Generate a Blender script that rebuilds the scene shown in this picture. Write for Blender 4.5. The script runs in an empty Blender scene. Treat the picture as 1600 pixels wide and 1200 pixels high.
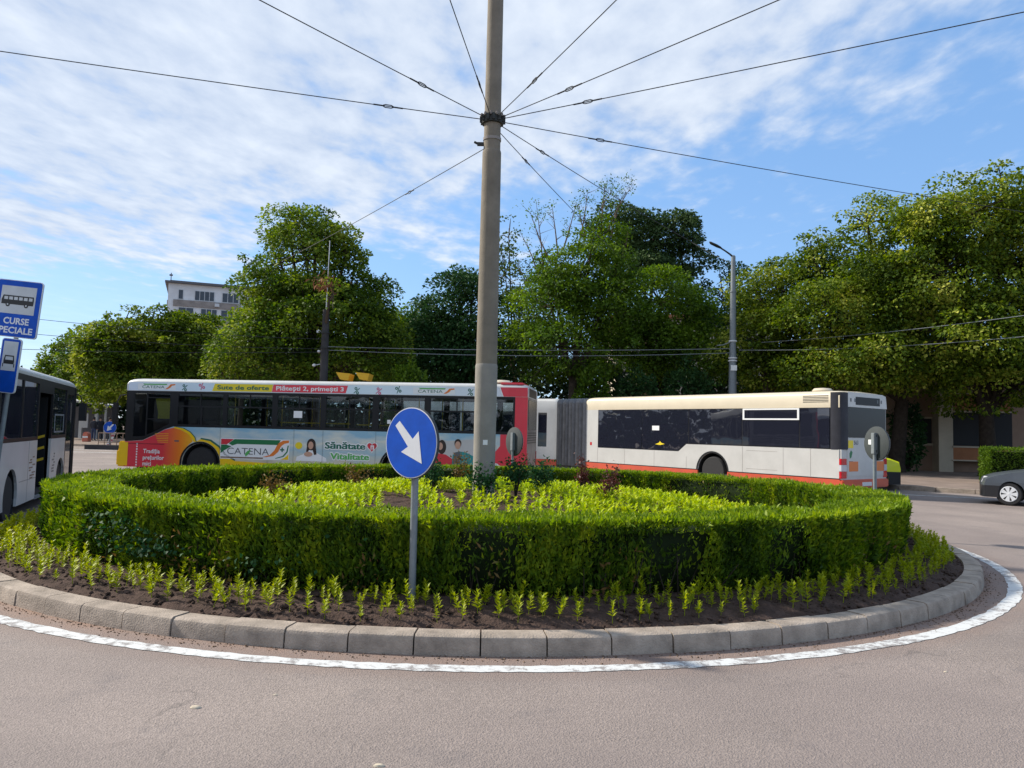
import bpy, bmesh, math, random
import numpy as np
from mathutils import Vector, Matrix
from mathutils.geometry import tessellate_polygon

random.seed(7)
R = math.radians
scene = bpy.context.scene
COL = scene.collection

# ------------------------------------------------------------------ camera
CAM_H, PITCH, ROLL, FPX = 1.65, math.atan(72 / 1200.0), R(1.32), 1200.0
cam_data = bpy.data.cameras.new("camera")
cam_data.sensor_width = 36.0
cam_data.lens = 27.0
cam_data.clip_start = 0.05
cam_data.clip_end = 3000.0
cam = bpy.data.objects.new("camera", cam_data)
COL.objects.link(cam)
CAM_M = Matrix.Translation((0, 0, CAM_H)) @ Matrix.Rotation(math.pi / 2 + PITCH, 4, 'X') @ Matrix.Rotation(ROLL, 4, 'Z')
cam.matrix_world = CAM_M
scene.camera = cam

def at(px, py, d):
    """World point on the ground plan's depth d seen at pixel (px, py) of the 1600x1200 photograph."""
    r = CAM_M.to_3x3() @ Vector(((px - 800) / FPX, (600 - py) / FPX, -1))
    return r * (d / r.y) + Vector((0, 0, CAM_H))

# ------------------------------------------------------------------ sun, sky, exposure
SUN_EL, SUN_AZ = R(37), R(159)           # azimuth counted from +X towards +Y: the sun stands to the left
sun_dir = Vector((math.cos(SUN_EL) * math.cos(SUN_AZ), math.cos(SUN_EL) * math.sin(SUN_AZ), math.sin(SUN_EL)))
sun_data = bpy.data.lights.new("sun", 'SUN')
sun_data.energy = 4.4
sun_data.angle = R(2.5)
sun_data.color = (1.0, 0.93, 0.82)
sun = bpy.data.objects.new("sun", sun_data)
sun.rotation_euler = (-sun_dir).to_track_quat('-Z', 'Y').to_euler()
sun.location = (0, 0, 60)
COL.objects.link(sun)

world = bpy.data.worlds.new("World")
scene.world = world
world.use_nodes = True
wt = world.node_tree
wt.nodes.clear()
def wn(kind, **kw):
    n = wt.nodes.new(kind)
    for k, v in kw.items():
        setattr(n, k, v)
    return n
def wmath(op, a, b=None, c=None, clamp=False):
    n = wn('ShaderNodeMath', operation=op, use_clamp=clamp)
    for i, v in enumerate((a, b, c)):
        if v is None:
            continue
        if isinstance(v, (int, float)):
            n.inputs[i].default_value = v
        else:
            wt.links.new(v, n.inputs[i])
    return n.outputs[0]
w_out = wn('ShaderNodeOutputWorld')
w_bg = wn('ShaderNodeBackground')
w_bg.inputs['Strength'].default_value = 0.14
w_sky = wn('ShaderNodeTexSky', sky_type='NISHITA', sun_disc=False)
w_sky.sun_elevation = SUN_EL
w_sky.sun_rotation = math.pi / 2 - SUN_AZ
w_sky.air_density = 1.0
w_sky.dust_density = 0.3
w_sky.ozone_density = 3.0
w_hsv = wn('ShaderNodeHueSaturation')
w_hsv.inputs['Saturation'].default_value = 1.0
w_hsv.inputs['Value'].default_value = 1.15
wt.links.new(w_sky.outputs[0], w_hsv.inputs['Color'])
w_tc = wn('ShaderNodeTexCoord')
w_sep = wn('ShaderNodeSeparateXYZ')
wt.links.new(w_tc.outputs['Generated'], w_sep.inputs[0])
sx, sy, sz = w_sep.outputs
zc = wmath('MAXIMUM', sz, 0.03)
cu = wmath('DIVIDE', sx, zc)             # the cloud deck as a plane above the place
cv = wmath('DIVIDE', sy, zc)
def cloud_noise(su, sv, scale, detail, rough, off=0.0, dist=0.0):
    cmb = wn('ShaderNodeCombineXYZ')
    wt.links.new(wmath('MULTIPLY', cu, su), cmb.inputs[0])
    wt.links.new(wmath('MULTIPLY', cv, sv), cmb.inputs[1])
    cmb.inputs[2].default_value = off
    mp = wn('ShaderNodeMapping')
    mp.inputs['Rotation'].default_value = (0, 0, R(-28))
    wt.links.new(cmb.outputs[0], mp.inputs['Vector'])
    n = wn('ShaderNodeTexNoise')
    n.inputs['Scale'].default_value = scale
    n.inputs['Detail'].default_value = detail
    n.inputs['Roughness'].default_value = rough
    n.inputs['Distortion'].default_value = dist
    wt.links.new(mp.outputs[0], n.inputs['Vector'])
    return n.outputs[0]
n_big = cloud_noise(1.0, 0.55, 1.0, 5, 0.58, 3.1, 0.2)
n_rip = cloud_noise(1.0, 0.60, 6.5, 5, 0.55, 8.7, 0.1)
# cover: dense on the left, thinning to the right, ending in a band above the trees
ratio = wmath('DIVIDE', sx, wmath('MAXIMUM', sy, 0.05))
ratio = wmath('MAXIMUM', wmath('MINIMUM', ratio, 1.2), -1.2)
v_edge = wmath('MULTIPLY_ADD', ratio, -2.6, 4.15)
cover = wmath('MULTIPLY', wmath('SUBTRACT', v_edge, cv), 0.20)
cover = wmath('MINIMUM', cover, wmath('MULTIPLY_ADD', ratio, -0.16, 0.30))
cover = wmath('MAXIMUM', cover, -0.4)
m = wmath('ADD', wmath('MULTIPLY', n_big, 1.15), wmath('MULTIPLY', n_rip, 0.80))
m = wmath('ADD', m, cover)
w_ramp = wn('ShaderNodeMapRange', interpolation_type='SMOOTHSTEP')
w_ramp.inputs['From Min'].default_value = 0.92
w_ramp.inputs['From Max'].default_value = 1.34
wt.links.new(m, w_ramp.inputs['Value'])
# a low pale bank near the horizon on the left
bank = wmath('MULTIPLY', wmath('SUBTRACT', 0.26, sz, clamp=True), wmath('MULTIPLY_ADD', ratio, -2.6, -0.2, clamp=True))
alpha = wmath('ADD', wmath('MULTIPLY', w_ramp.outputs[0], 0.90), wmath('MULTIPLY', bank, 1.0), clamp=True)
# cloud tone: brighter crests, greyer hollows
tone = wn('ShaderNodeMapRange')
tone.inputs['From Min'].default_value = 0.36
tone.inputs['From Max'].default_value = 0.64
tone.inputs['To Min'].default_value = 0.0
tone.inputs['To Max'].default_value = 1.0
wt.links.new(wmath('ADD', wmath('MULTIPLY', n_big, 0.4), wmath('MULTIPLY', n_rip, 0.6)), tone.inputs['Value'])
w_cl = wn('ShaderNodeMix', data_type='RGBA')
w_cl.inputs['A'].default_value = (2.75, 3.25, 4.15, 1)
w_cl.inputs['B'].default_value = (4.3, 4.65, 5.15, 1)
wt.links.new(tone.outputs[0], w_cl.inputs['Factor'])
w_blue = wn('ShaderNodeMix', data_type='RGBA')
w_blue.inputs['Factor'].default_value = 0.62
w_blue.inputs['B'].default_value = (1.12, 2.28, 4.30, 1)
wt.links.new(w_hsv.outputs[0], w_blue.inputs['A'])
w_mix = wn('ShaderNodeMix', data_type='RGBA')
wt.links.new(alpha, w_mix.inputs['Factor'])
wt.links.new(w_blue.outputs['Result'], w_mix.inputs['A'])
wt.links.new(w_cl.outputs['Result'], w_mix.inputs['B'])
wt.links.new(w_mix.outputs['Result'], w_bg.inputs['Color'])
wt.links.new(w_bg.outputs[0], w_out.inputs['Surface'])

scene.view_settings.view_transform = 'Standard'
scene.view_settings.look = 'None'
scene.view_settings.exposure = 0.52
scene.view_settings.gamma = 1.0
scene.cycles.max_bounces = 8
scene.cycles.transparent_max_bounces = 16

# ------------------------------------------------------------------ materials
MATS = {}
def new_mat(name):
    m_ = bpy.data.materials.new(name)
    m_.use_nodes = True
    nt = m_.node_tree
    b = nt.nodes['Principled BSDF']
    MATS[name] = m_
    return m_, nt, b

def c4(c):
    return (c[0], c[1], c[2], 1.0)

def plain(name, col, rough=0.5, metal=0.0, spec=0.5, var=0.0, vscale=6.0, bump=0.0, bscale=40.0, coat=0.0, dirt=None):
    """Principled surface with optional large-scale tone variation, fine bump and patchy dirt."""
    m_, nt, b = new_mat(name)
    b.inputs['Base Color'].default_value = c4(col)
    b.inputs['Roughness'].default_value = rough
    b.inputs['Metallic'].default_value = metal
    b.inputs['Specular IOR Level'].default_value = spec
    b.inputs['Coat Weight'].default_value = coat
    tc = nt.nodes.new('ShaderNodeTexCoord')
    if var > 0 or dirt:
        n = nt.nodes.new('ShaderNodeTexNoise')
        n.inputs['Scale'].default_value = vscale
        n.inputs['Detail'].default_value = 6
        n.inputs['Roughness'].default_value = 0.65
        nt.links.new(tc.outputs['Object'], n.inputs['Vector'])
        mx = nt.nodes.new('ShaderNodeMix')
        mx.data_type = 'RGBA'
        mr = nt.nodes.new('ShaderNodeMapRange')
        mr.inputs['From Min'].default_value = 0.3
        mr.inputs['From Max'].default_value = 0.72
        nt.links.new(n.outputs[0], mr.inputs['Value'])
        nt.links.new(mr.outputs[0], mx.inputs['Factor'])
        lo = dirt if dirt else tuple(max(0, v * (1 - var)) for v in col)
        hi = tuple(min(1, v * (1 + (var if not dirt else 0.05))) for v in col)
        mx.inputs['A'].default_value = c4(lo)
        mx.inputs['B'].default_value = c4(hi)
        nt.links.new(mx.outputs['Result'], b.inputs['Base Color'])
    if bump > 0:
        n2 = nt.nodes.new('ShaderNodeTexNoise')
        n2.inputs['Scale'].default_value = bscale
        n2.inputs['Detail'].default_value = 5
        nt.links.new(tc.outputs['Object'], n2.inputs['Vector'])
        bp = nt.nodes.new('ShaderNodeBump')
        bp.inputs['Strength'].default_value = bump
        bp.inputs['Distance'].default_value = 0.02
        nt.links.new(n2.outputs[0], bp.inputs['Height'])
        nt.links.new(bp.outputs[0], b.inputs['Normal'])
    return m_

def leaf_mat(name, cols, trans=0.35, rough=0.55, spec=0.2, big=1.3, bigscale=0.35, zscale=1.0):
    """Foliage: every leaf takes its own colour from a ramp, with slow drift from clump to clump."""
    m_, nt, b = new_mat(name)
    g = nt.nodes.new('ShaderNodeNewGeometry')
    rp = nt.nodes.new('ShaderNodeValToRGB')
    els = rp.color_ramp.elements
    while len(els) < len(cols):
        els.new(0.5)
    for i, c in enumerate(cols):
        els[i].position = i / (len(cols) - 1)
        els[i].color = c4(c)
    tc = nt.nodes.new('ShaderNodeTexCoord')
    n = nt.nodes.new('ShaderNodeTexNoise')
    n.inputs['Scale'].default_value = bigscale
    n.inputs['Detail'].default_value = 4
    mpn = nt.nodes.new('ShaderNodeMapping')
    mpn.inputs['Scale'].default_value = (1, 1, zscale)
    nt.links.new(tc.outputs['Object'], mpn.inputs['Vector'])
    nt.links.new(mpn.outputs[0], n.inputs['Vector'])
    add = nt.nodes.new('ShaderNodeMath')
    add.operation = 'MULTIPLY_ADD'
    nt.links.new(n.outputs[0], add.inputs[0])
    add.inputs[1].default_value = big
    add.inputs[2].default_value = 0.25 - big * 0.5
    ad2 = nt.nodes.new('ShaderNodeMath')
    ad2.operation = 'MULTIPLY_ADD'
    ad2.use_clamp = True
    nt.links.new(g.outputs['Random Per Island'], ad2.inputs[0])
    ad2.inputs[1].default_value = 0.5
    nt.links.new(add.outputs[0], ad2.inputs[2])
    nt.links.new(ad2.outputs[0], rp.inputs['Fac'])
    nt.links.new(rp.outputs['Color'], b.inputs['Base Color'])
    b.inputs['Roughness'].default_value = rough
    b.inputs['Specular IOR Level'].default_value = spec
    tr = nt.nodes.new('ShaderNodeBsdfTranslucent')
    hs = nt.nodes.new('ShaderNodeHueSaturation')
    hs.inputs['Saturation'].default_value = 1.1
    hs.inputs['Value'].default_value = 1.5
    nt.links.new(rp.outputs['Color'], hs.inputs['Color'])
    nt.links.new(hs.outputs[0], tr.inputs['Color'])
    mx = nt.nodes.new('ShaderNodeMixShader')
    mx.inputs[0].default_value = trans
    nt.links.new(b.outputs[0], mx.inputs[1])
    nt.links.new(tr.outputs[0], mx.inputs[2])
    nt.links.new(mx.outputs[0], nt.nodes['Material Output'].inputs['Surface'])
    return m_

def glass_mat(name, tint, rough=0.02, dark=0.0, darkcol=(0.01, 0.012, 0.016)):
    """Flat vehicle glass: tinted see-through plus mirror by angle; 'dark' mixes in opaque smoke."""
    m_, nt, b = new_mat(name)
    out = nt.nodes['Material Output']
    tr = nt.nodes.new('ShaderNodeBsdfTransparent')
    tr.inputs['Color'].default_value = c4(tint)
    b.inputs['Base Color'].default_value = c4(darkcol)
    b.inputs['Roughness'].default_value = 0.3
    b.inputs['Specular IOR Level'].default_value = 0.0
    m1 = nt.nodes.new('ShaderNodeMixShader')
    m1.inputs[0].default_value = dark
    nt.links.new(tr.outputs[0], m1.inputs[1])
    nt.links.new(b.outputs[0], m1.inputs[2])
    gl = nt.nodes.new('ShaderNodeBsdfGlossy')
    gl.inputs['Roughness'].default_value = rough
    gl.inputs['Color'].default_value = (1, 1, 1, 1)
    tc = nt.nodes.new('ShaderNodeTexCoord')
    nz = nt.nodes.new('ShaderNodeTexNoise')
    nz.inputs['Scale'].default_value = 1.1
    nt.links.new(tc.outputs['Object'], nz.inputs['Vector'])
    bp = nt.nodes.new('ShaderNodeBump')
    bp.inputs['Strength'].default_value = 0.08
    bp.inputs['Distance'].default_value = 0.05
    nt.links.new(nz.outputs[0], bp.inputs['Height'])
    nt.links.new(bp.outputs[0], gl.inputs['Normal'])
    fr = nt.nodes.new('ShaderNodeFresnel')
    fr.inputs['IOR'].default_value = 1.55 if dark < 0.8 else 2.0
    m2 = nt.nodes.new('ShaderNodeMixShader')
    nt.links.new(fr.outputs[0], m2.inputs[0])
    nt.links.new(m1.outputs[0], m2.inputs[1])
    nt.links.new(gl.outputs[0], m2.inputs[2])
    nt.links.new(m2.outputs[0], out.inputs['Surface'])
    return m_

CX, CY = -0.43, 12.7                     # centre of the roundabout

def ground_dip(x, y):
    r = math.hypot(x - CX, y - CY)
    k = min(1, max(0, (r - 7.45) / 1.9))
    k = k * k * (3 - 2 * k)
    return -0.38 * k * math.exp(-((x + 11.2) / 4.6) ** 2) * math.exp(-((y - 16) / 9.0) ** 2)

def asphalt_mat():
    m_, nt, b = new_mat('asphalt')
    L = nt.links.new
    geo = nt.nodes.new('ShaderNodeNewGeometry')
    pos = geo.outputs['Position']
    def noise(scale, detail=5, rough=0.6):
        n = nt.nodes.new('ShaderNodeTexNoise')
        n.inputs['Scale'].default_value = scale
        n.inputs['Detail'].default_value = detail
        n.inputs['Roughness'].default_value = rough
        L(pos, n.inputs['Vector'])
        return n.outputs[0]
    def mrange(v, a, b_, c, d):
        n = nt.nodes.new('ShaderNodeMapRange')
        n.inputs['From Min'].default_value = a
        n.inputs['From Max'].default_value = b_
        n.inputs['To Min'].default_value = c
        n.inputs['To Max'].default_value = d
        L(v, n.inputs['Value'])
        return n.outputs[0]
    def mix(f, a, b_, blend='MIX'):
        n = nt.nodes.new('ShaderNodeMix')
        n.data_type = 'RGBA'
        n.blend_type = blend
        if isinstance(f, float):
            n.inputs['Factor'].default_value = f
        else:
            L(f, n.inputs['Factor'])
        for k, v in (('A', a), ('B', b_)):
            if isinstance(v, tuple):
                n.inputs[k].default_value = v
            else:
                L(v, n.inputs[k])
        return n.outputs['Result']
    base = mix(mrange(noise(0.55, 6, 0.6), 0.32, 0.68, 0, 1), (0.218, 0.180, 0.158, 1), (0.305, 0.250, 0.218, 1))
    # aggregate: pale and dark stones
    vor = nt.nodes.new('ShaderNodeTexVoronoi')
    vor.inputs['Scale'].default_value = 95
    L(pos, vor.inputs['Vector'])
    stones = mrange(vor.outputs['Color'], 0.0, 1.0, 0.80, 1.20)
    base = mix(1.0, base, stones, 'MULTIPLY')
    grain = mrange(noise(38, 4, 0.7), 0.3, 0.7, 0.80, 1.22)
    base = mix(1.0, base, grain, 'MULTIPLY')
    # oil and tyre stains
    base = mix(mrange(noise(1.7, 6, 0.72), 0.57, 0.72, 0, 0.6), base, (0.15, 0.132, 0.128, 1))
    # dust gathered beside the kerb
    sub = nt.nodes.new('ShaderNodeVectorMath')
    sub.operation = 'DISTANCE'
    sub.inputs[1].default_value = (CX, CY, 0)
    L(pos, sub.inputs[0])
    near = mrange(sub.outputs['Value'], 7.02, 7.6, 1.0, 0.0)
    mul = nt.nodes.new('ShaderNodeMath')
    mul.operation = 'MULTIPLY'
    L(near, mul.inputs[0])
    L(mrange(noise(5.0, 6, 0.75), 0.25, 0.58, 0.3, 1.0), mul.inputs[1])
    base = mix(mul.outputs[0], base, (0.27, 0.165, 0.115, 1))
    # broad patches and lanes polished by tyres circling the island
    base = mix(mrange(noise(0.22, 4, 0.5), 0.40, 0.62, 0.0, 0.55), base, (0.185, 0.150, 0.140, 1))
    rad_ = nt.nodes.new('ShaderNodeVectorMath')
    rad_.operation = 'DISTANCE'
    rad_.inputs[1].default_value = (CX, CY, 0)
    L(pos, rad_.inputs[0])
    wv_ = nt.nodes.new('ShaderNodeMath')
    wv_.operation = 'MULTIPLY_ADD'
    L(noise(0.7, 3), wv_.inputs[0])
    wv_.inputs[1].default_value = 1.1
    L(rad_.outputs['Value'], wv_.inputs[2])
    sn = nt.nodes.new('ShaderNodeMath')
    sn.operation = 'SINE'
    ml = nt.nodes.new('ShaderNodeMath')
    ml.operation = 'MULTIPLY'
    L(wv_.outputs[0], ml.inputs[0])
    ml.inputs[1].default_value = 3.4
    L(ml.outputs[0], sn.inputs[0])
    base = mix(mrange(sn.outputs[0], 0.2, 1.0, 0.0, 0.30), base, (0.160, 0.132, 0.122, 1))
    # hairline cracks
    wv = nt.nodes.new('ShaderNodeTexVoronoi')
    wv.feature = 'DISTANCE_TO_EDGE'
    wv.inputs['Scale'].default_value = 0.42
    wob = nt.nodes.new('ShaderNodeTexNoise')
    wob.inputs['Scale'].default_value = 2.6
    wob.inputs['Detail'].default_value = 6
    L(pos, wob.inputs['Vector'])
    mxv = nt.nodes.new('ShaderNodeVectorMath')
    mxv.operation = 'MULTIPLY_ADD'
    L(wob.outputs['Color'], mxv.inputs[0])
    mxv.inputs[1].default_value = (0.9, 0.9, 0)
    L(pos, mxv.inputs[2])
    L(mxv.outputs[0], wv.inputs['Vector'])
    crack = mrange(wv.outputs['Distance'], 0.002, 0.008, 0.30, 0.0)
    mask = mrange(noise(0.8, 3), 0.52, 0.62, 0, 1)
    mk = nt.nodes.new('ShaderNodeMath')
    mk.operation = 'MULTIPLY'
    L(crack, mk.inputs[0])
    L(mask, mk.inputs[1])
    base = mix(mk.outputs[0], base, (0.05, 0.046, 0.044, 1))
    L(base, b.inputs['Base Color'])
    b.inputs['Roughness'].default_value = 0.82
    b.inputs['Specular IOR Level'].default_value = 0.35
    bp = nt.nodes.new('ShaderNodeBump')
    bp.inputs['Strength'].default_value = 0.75
    bp.inputs['Distance'].default_value = 0.006
    h = nt.nodes.new('ShaderNodeMath')
    h.operation = 'ADD'
    L(vor.outputs['Distance'], h.inputs[0])
    L(noise(60, 4, 0.7), h.inputs[1])
    L(h.outputs[0], bp.inputs['Height'])
    L(bp.outputs[0], b.inputs['Normal'])
    return m_

def worn_paint_mat():
    m_, nt, b = new_mat('road_paint')
    L = nt.links.new
    geo = nt.nodes.new('ShaderNodeNewGeometry')
    n = nt.nodes.new('ShaderNodeTexNoise')
    n.inputs['Scale'].default_value = 9
    n.inputs['Detail'].default_value = 8
    n.inputs['Roughness'].default_value = 0.78
    L(geo.outputs['Position'], n.inputs['Vector'])
    n2 = nt.nodes.new('ShaderNodeTexNoise')
    n2.inputs['Scale'].default_value = 0.8
    n2.inputs['Detail'].default_value = 3
    L(geo.outputs['Position'], n2.inputs['Vector'])
    ad = nt.nodes.new('ShaderNodeMath')
    ad.operation = 'MULTIPLY_ADD'
    L(n2.outputs[0], ad.inputs[0])
    ad.inputs[1].default_value = 0.45
    L(n.outputs[0], ad.inputs[2])
    mr = nt.nodes.new('ShaderNodeMapRange')
    mr.inputs['From Min'].default_value = 0.70
    mr.inputs['From Max'].default_value = 0.80
    L(ad.outputs[0], mr.inputs['Value'])
    mx = nt.nodes.new('ShaderNodeMix')
    mx.data_type = 'RGBA'
    mx.inputs['A'].default_value = (0.58, 0.585, 0.57, 1)
    mx.inputs['B'].default_value = (0.24, 0.22, 0.21, 1)
    L(mr.outputs[0], mx.inputs['Factor'])
    L(mx.outputs['Result'], b.inputs['Base Color'])
    b.inputs['Roughness'].default_value = 0.75
    bp = nt.nodes.new('ShaderNodeBump')
    bp.inputs['Strength'].default_value = 0.4
    bp.inputs['Distance'].default_value = 0.004
    L(n.outputs[0], bp.inputs['Height'])
    L(bp.outputs[0], b.inputs['Normal'])
    return m_

def ramp_print(name, axis, stops, noise_amt=0.0, nscale=3.0, rough=0.35):
    """A printed film whose colours run along one object axis (stops: position in metres, colour)."""
    m_, nt, b = new_mat(name)
    L = nt.links.new
    tc = nt.nodes.new('ShaderNodeTexCoord')
    sp = nt.nodes.new('ShaderNodeSeparateXYZ')
    L(tc.outputs['Object'], sp.inputs[0])
    lo, hi = stops[0][0], stops[-1][0]
    mr = nt.nodes.new('ShaderNodeMapRange')
    mr.inputs['From Min'].default_value = lo
    mr.inputs['From Max'].default_value = hi
    src = sp.outputs[axis]
    if noise_amt:
        n = nt.nodes.new('ShaderNodeTexNoise')
        n.inputs['Scale'].default_value = nscale
        n.inputs['Detail'].default_value = 5
        mp = nt.nodes.new('ShaderNodeMapping')
        mp.inputs['Scale'].default_value = (0.6, 1, 1.6)
        L(tc.outputs['Object'], mp.inputs['Vector'])
        L(mp.outputs[0], n.inputs['Vector'])
        ma = nt.nodes.new('ShaderNodeMath')
        ma.operation = 'MULTIPLY_ADD'
        L(n.outputs[0], ma.inputs[0])
        ma.inputs[1].default_value = noise_amt
        L(src, ma.inputs[2])
        src = ma.outputs[0]
    L(src, mr.inputs['Value'])
    rp = nt.nodes.new('ShaderNodeValToRGB')
    els = rp.color_ramp.elements
    while len(els) < len(stops):
        els.new(0.5)
    for i, (p, c) in enumerate(stops):
        els[i].position = (p - lo) / (hi - lo)
        els[i].color = c4(c)
    L(mr.outputs[0], rp.inputs['Fac'])
    L(rp.outputs['Color'], b.inputs['Base Color'])
    b.inputs['Roughness'].default_value = rough
    b.inputs['Coat Weight'].default_value = 0.2
    return m_

asphalt_mat()
worn_paint_mat()
plain('kerb_concrete', (0.35, 0.29, 0.235), 0.9, spec=0.2, var=0.36, vscale=4.5, bump=0.5, bscale=70)
plain('kerb_joint', (0.055, 0.048, 0.042), 0.95, spec=0.1)
plain('soil', (0.075, 0.050, 0.040), 0.95, spec=0.1, var=0.45, vscale=9, bump=1.0, bscale=45)
plain('dirt', (0.19, 0.13, 0.09), 0.95, spec=0.1, var=0.5, vscale=11, bump=0.8, bscale=60)
plain('pavement', (0.22, 0.17, 0.14), 0.9, spec=0.2, var=0.25, vscale=1.2, bump=0.4, bscale=30)
plain('pole_concrete', (0.215, 0.185, 0.145), 0.85, spec=0.25, var=0.20, vscale=2.5, bump=0.25, bscale=50)
plain('pole_base_concrete', (0.27, 0.25, 0.22), 0.85, spec=0.25, var=0.16, vscale=2.5, bump=0.25, bscale=50)
plain('dark_concrete', (0.055, 0.053, 0.055), 0.9, spec=0.2, var=0.25, vscale=2.0)
plain('galvanised', (0.20, 0.225, 0.24), 0.55, metal=0.2, var=0.15, vscale=12, bump=0.1)
plain('grey_sign_back', (0.040, 0.048, 0.050), 0.8, metal=0.0, var=0.12, vscale=8)
plain('dark_metal', (0.035, 0.037, 0.035), 0.6, metal=0.3, var=0.3, vscale=15)
plain('wire_black', (0.02, 0.022, 0.026), 0.7)
plain('wire_grey', (0.20, 0.22, 0.24), 0.6)
plain('sign_blue', (0.002, 0.072, 0.44), 0.5, spec=0.25, var=0.16, vscale=7)
plain('sign_white', (0.66, 0.67, 0.69), 0.45, var=0.05, vscale=9)
plain('sign_grey_panel', (0.50, 0.52, 0.54), 0.5, var=0.08, vscale=6)
plain('black_paint', (0.012, 0.013, 0.015), 0.35)
plain('rubber', (0.018, 0.018, 0.019), 0.8, var=0.25, vscale=14)
plain('rim_steel', (0.24, 0.24, 0.24), 0.5, metal=0.5, var=0.3, vscale=9)
plain('hubcap_silver', (0.74, 0.75, 0.76), 0.4)
plain('bus_white', (0.55, 0.545, 0.52), 0.4, var=0.06, vscale=1.3, coat=0.1, dirt=(0.48, 0.475, 0.45))
plain('bus_cream', (0.60, 0.52, 0.38), 0.4, var=0.06, vscale=1.3, coat=0.25)
plain('bus_orange_red', (0.62, 0.085, 0.035), 0.4, coat=0.25, dirt=(0.46, 0.075, 0.04), vscale=2.0)
plain('bus_red', (0.74, 0.045, 0.07), 0.35, coat=0.3, var=0.08, vscale=2.0)
plain('bus_yellow', (0.88, 0.56, 0.008), 0.35, coat=0.3, var=0.05)
plain('print_yellow', (0.80, 0.62, 0.02), 0.4)
plain('print_green', (0.02, 0.17, 0.06), 0.4)
plain('print_light_green', (0.10, 0.42, 0.10), 0.4)
plain('print_dark_green', (0.01, 0.13, 0.085), 0.4)
plain('print_teal', (0.02, 0.26, 0.25), 0.4)
plain('print_red', (0.62, 0.035, 0.05), 0.4)
plain('print_orange', (0.75, 0.20, 0.03), 0.4)
plain('print_pink', (0.62, 0.10, 0.20), 0.4)
plain('print_white', (0.80, 0.81, 0.80), 0.4)
plain('print_grey', (0.10, 0.11, 0.12), 0.4)
plain('print_skin', (0.55, 0.32, 0.22), 0.5)
plain('print_hair', (0.028, 0.016, 0.012), 0.5)
plain('print_brown', (0.20, 0.13, 0.085), 0.5, var=0.5, vscale=5)
plain('bus_black', (0.012, 0.013, 0.015), 0.45, spec=0.3)
plain('pillar_dark', (0.030, 0.031, 0.040), 0.5, spec=0.3, var=0.3, vscale=3)
plain('interior_grey', (0.22, 0.23, 0.24), 0.7, var=0.15)
plain('interior_dark', (0.02, 0.021, 0.023), 0.8)
plain('seat_blue', (0.03, 0.06, 0.16), 0.8, var=0.3)
plain('rail_yellow', (0.75, 0.50, 0.03), 0.4)
plain('curtain_yellow', (0.60, 0.50, 0.02), 0.8, var=0.2, vscale=20)
plain('bellows_rubber', (0.16, 0.16, 0.165), 0.5, var=0.3, vscale=4)
plain('lamp_red', (0.50, 0.01, 0.02), 0.2, coat=0.5)
plain('lamp_orange', (0.72, 0.20, 0.05), 0.35)
plain('lamp_clear', (0.55, 0.57, 0.60), 0.15, coat=0.5)
plain('plate_white', (0.66, 0.67, 0.68), 0.4)
plain('rear_print', (0.16, 0.145, 0.135), 0.4, var=0.6, vscale=4)
plain('car_silver', (0.10, 0.115, 0.135), 0.35, metal=0.4, coat=0.3)
plain('car_yellow', (0.68, 0.72, 0.01), 0.4, coat=0.3)
plain('car_black', (0.016, 0.017, 0.02), 0.35, coat=0.2)
plain('bark', (0.085, 0.065, 0.05), 0.95, spec=0.1, var=0.4, vscale=7, bump=0.8, bscale=22)
plain('bark_dark', (0.04, 0.032, 0.026), 0.95, spec=0.1, var=0.4, vscale=7)
plain('dead_twig', (0.16, 0.115, 0.09), 0.95, spec=0.1, var=0.3)
plain('dead_leaf', (0.30, 0.13, 0.07), 0.9, spec=0.1, var=0.3)
plain('plaster_cream', (0.50, 0.43, 0.33), 0.9, spec=0.2, var=0.12, vscale=1.2)
plain('plaster_beige', (0.30, 0.205, 0.15), 0.9, spec=0.2, var=0.15, vscale=1.0)
plain('plaster_orange', (0.36, 0.16, 0.08), 0.9, spec=0.2, var=0.15, vscale=1.5)
plain('block_white', (0.66, 0.67, 0.68), 0.9, spec=0.2, var=0.12, vscale=0.6)
plain('block_grey', (0.27, 0.24, 0.22), 0.9, spec=0.2, var=0.3, vscale=1.0)
plain('roof_dark', (0.11, 0.11, 0.12), 0.8)
plain('window_dark', (0.035, 0.045, 0.06), 0.15, var=0.3)
plain('window_frame_white', (0.55, 0.56, 0.57), 0.5)
plain('umbrella_yellow', (0.70, 0.40, 0.02), 0.7)
plain('plastic_orange', (0.55, 0.16, 0.10), 0.5)
plain('cloth_dark', (0.022, 0.024, 0.034), 0.9, var=0.3)
plain('cloth_jeans', (0.035, 0.055, 0.12), 0.9, var=0.3)
plain('cloth_white', (0.6, 0.6, 0.6), 0.9)
plain('cloth_pink', (0.5, 0.16, 0.18), 0.9)
plain('skin', (0.45, 0.26, 0.18), 0.6)
plain('hair_dark', (0.02, 0.015, 0.012), 0.7)
plain('shelter_white', (0.55, 0.56, 0.56), 0.6)
ramp_print('print_front', 0, [(0.0, (0.70, 0.040, 0.07)), (1.25, (0.70, 0.045, 0.06)), (1.75, (0.82, 0.20, 0.02)), (2.2, (0.86, 0.42, 0.01))])
ramp_print('print_sky', 2, [(0.3, (0.26, 0.18, 0.10)), (0.80, (0.40, 0.34, 0.24)), (1.10, (0.64, 0.60, 0.46)), (1.40, (0.36, 0.52, 0.58)), (1.66, (0.66, 0.67, 0.58)), (1.95, (0.26, 0.46, 0.58))], 1.0, 1.9)
ramp_print('print_band', 0, [(0.0, (0.66, 0.72, 0.82)), (2.0, (0.66, 0.77, 0.84)), (5.0, (0.60, 0.78, 0.86)), (8.5, (0.68, 0.80, 0.86)), (12.2, (0.70, 0.74, 0.79))], 0.8, 1.2)
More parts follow.
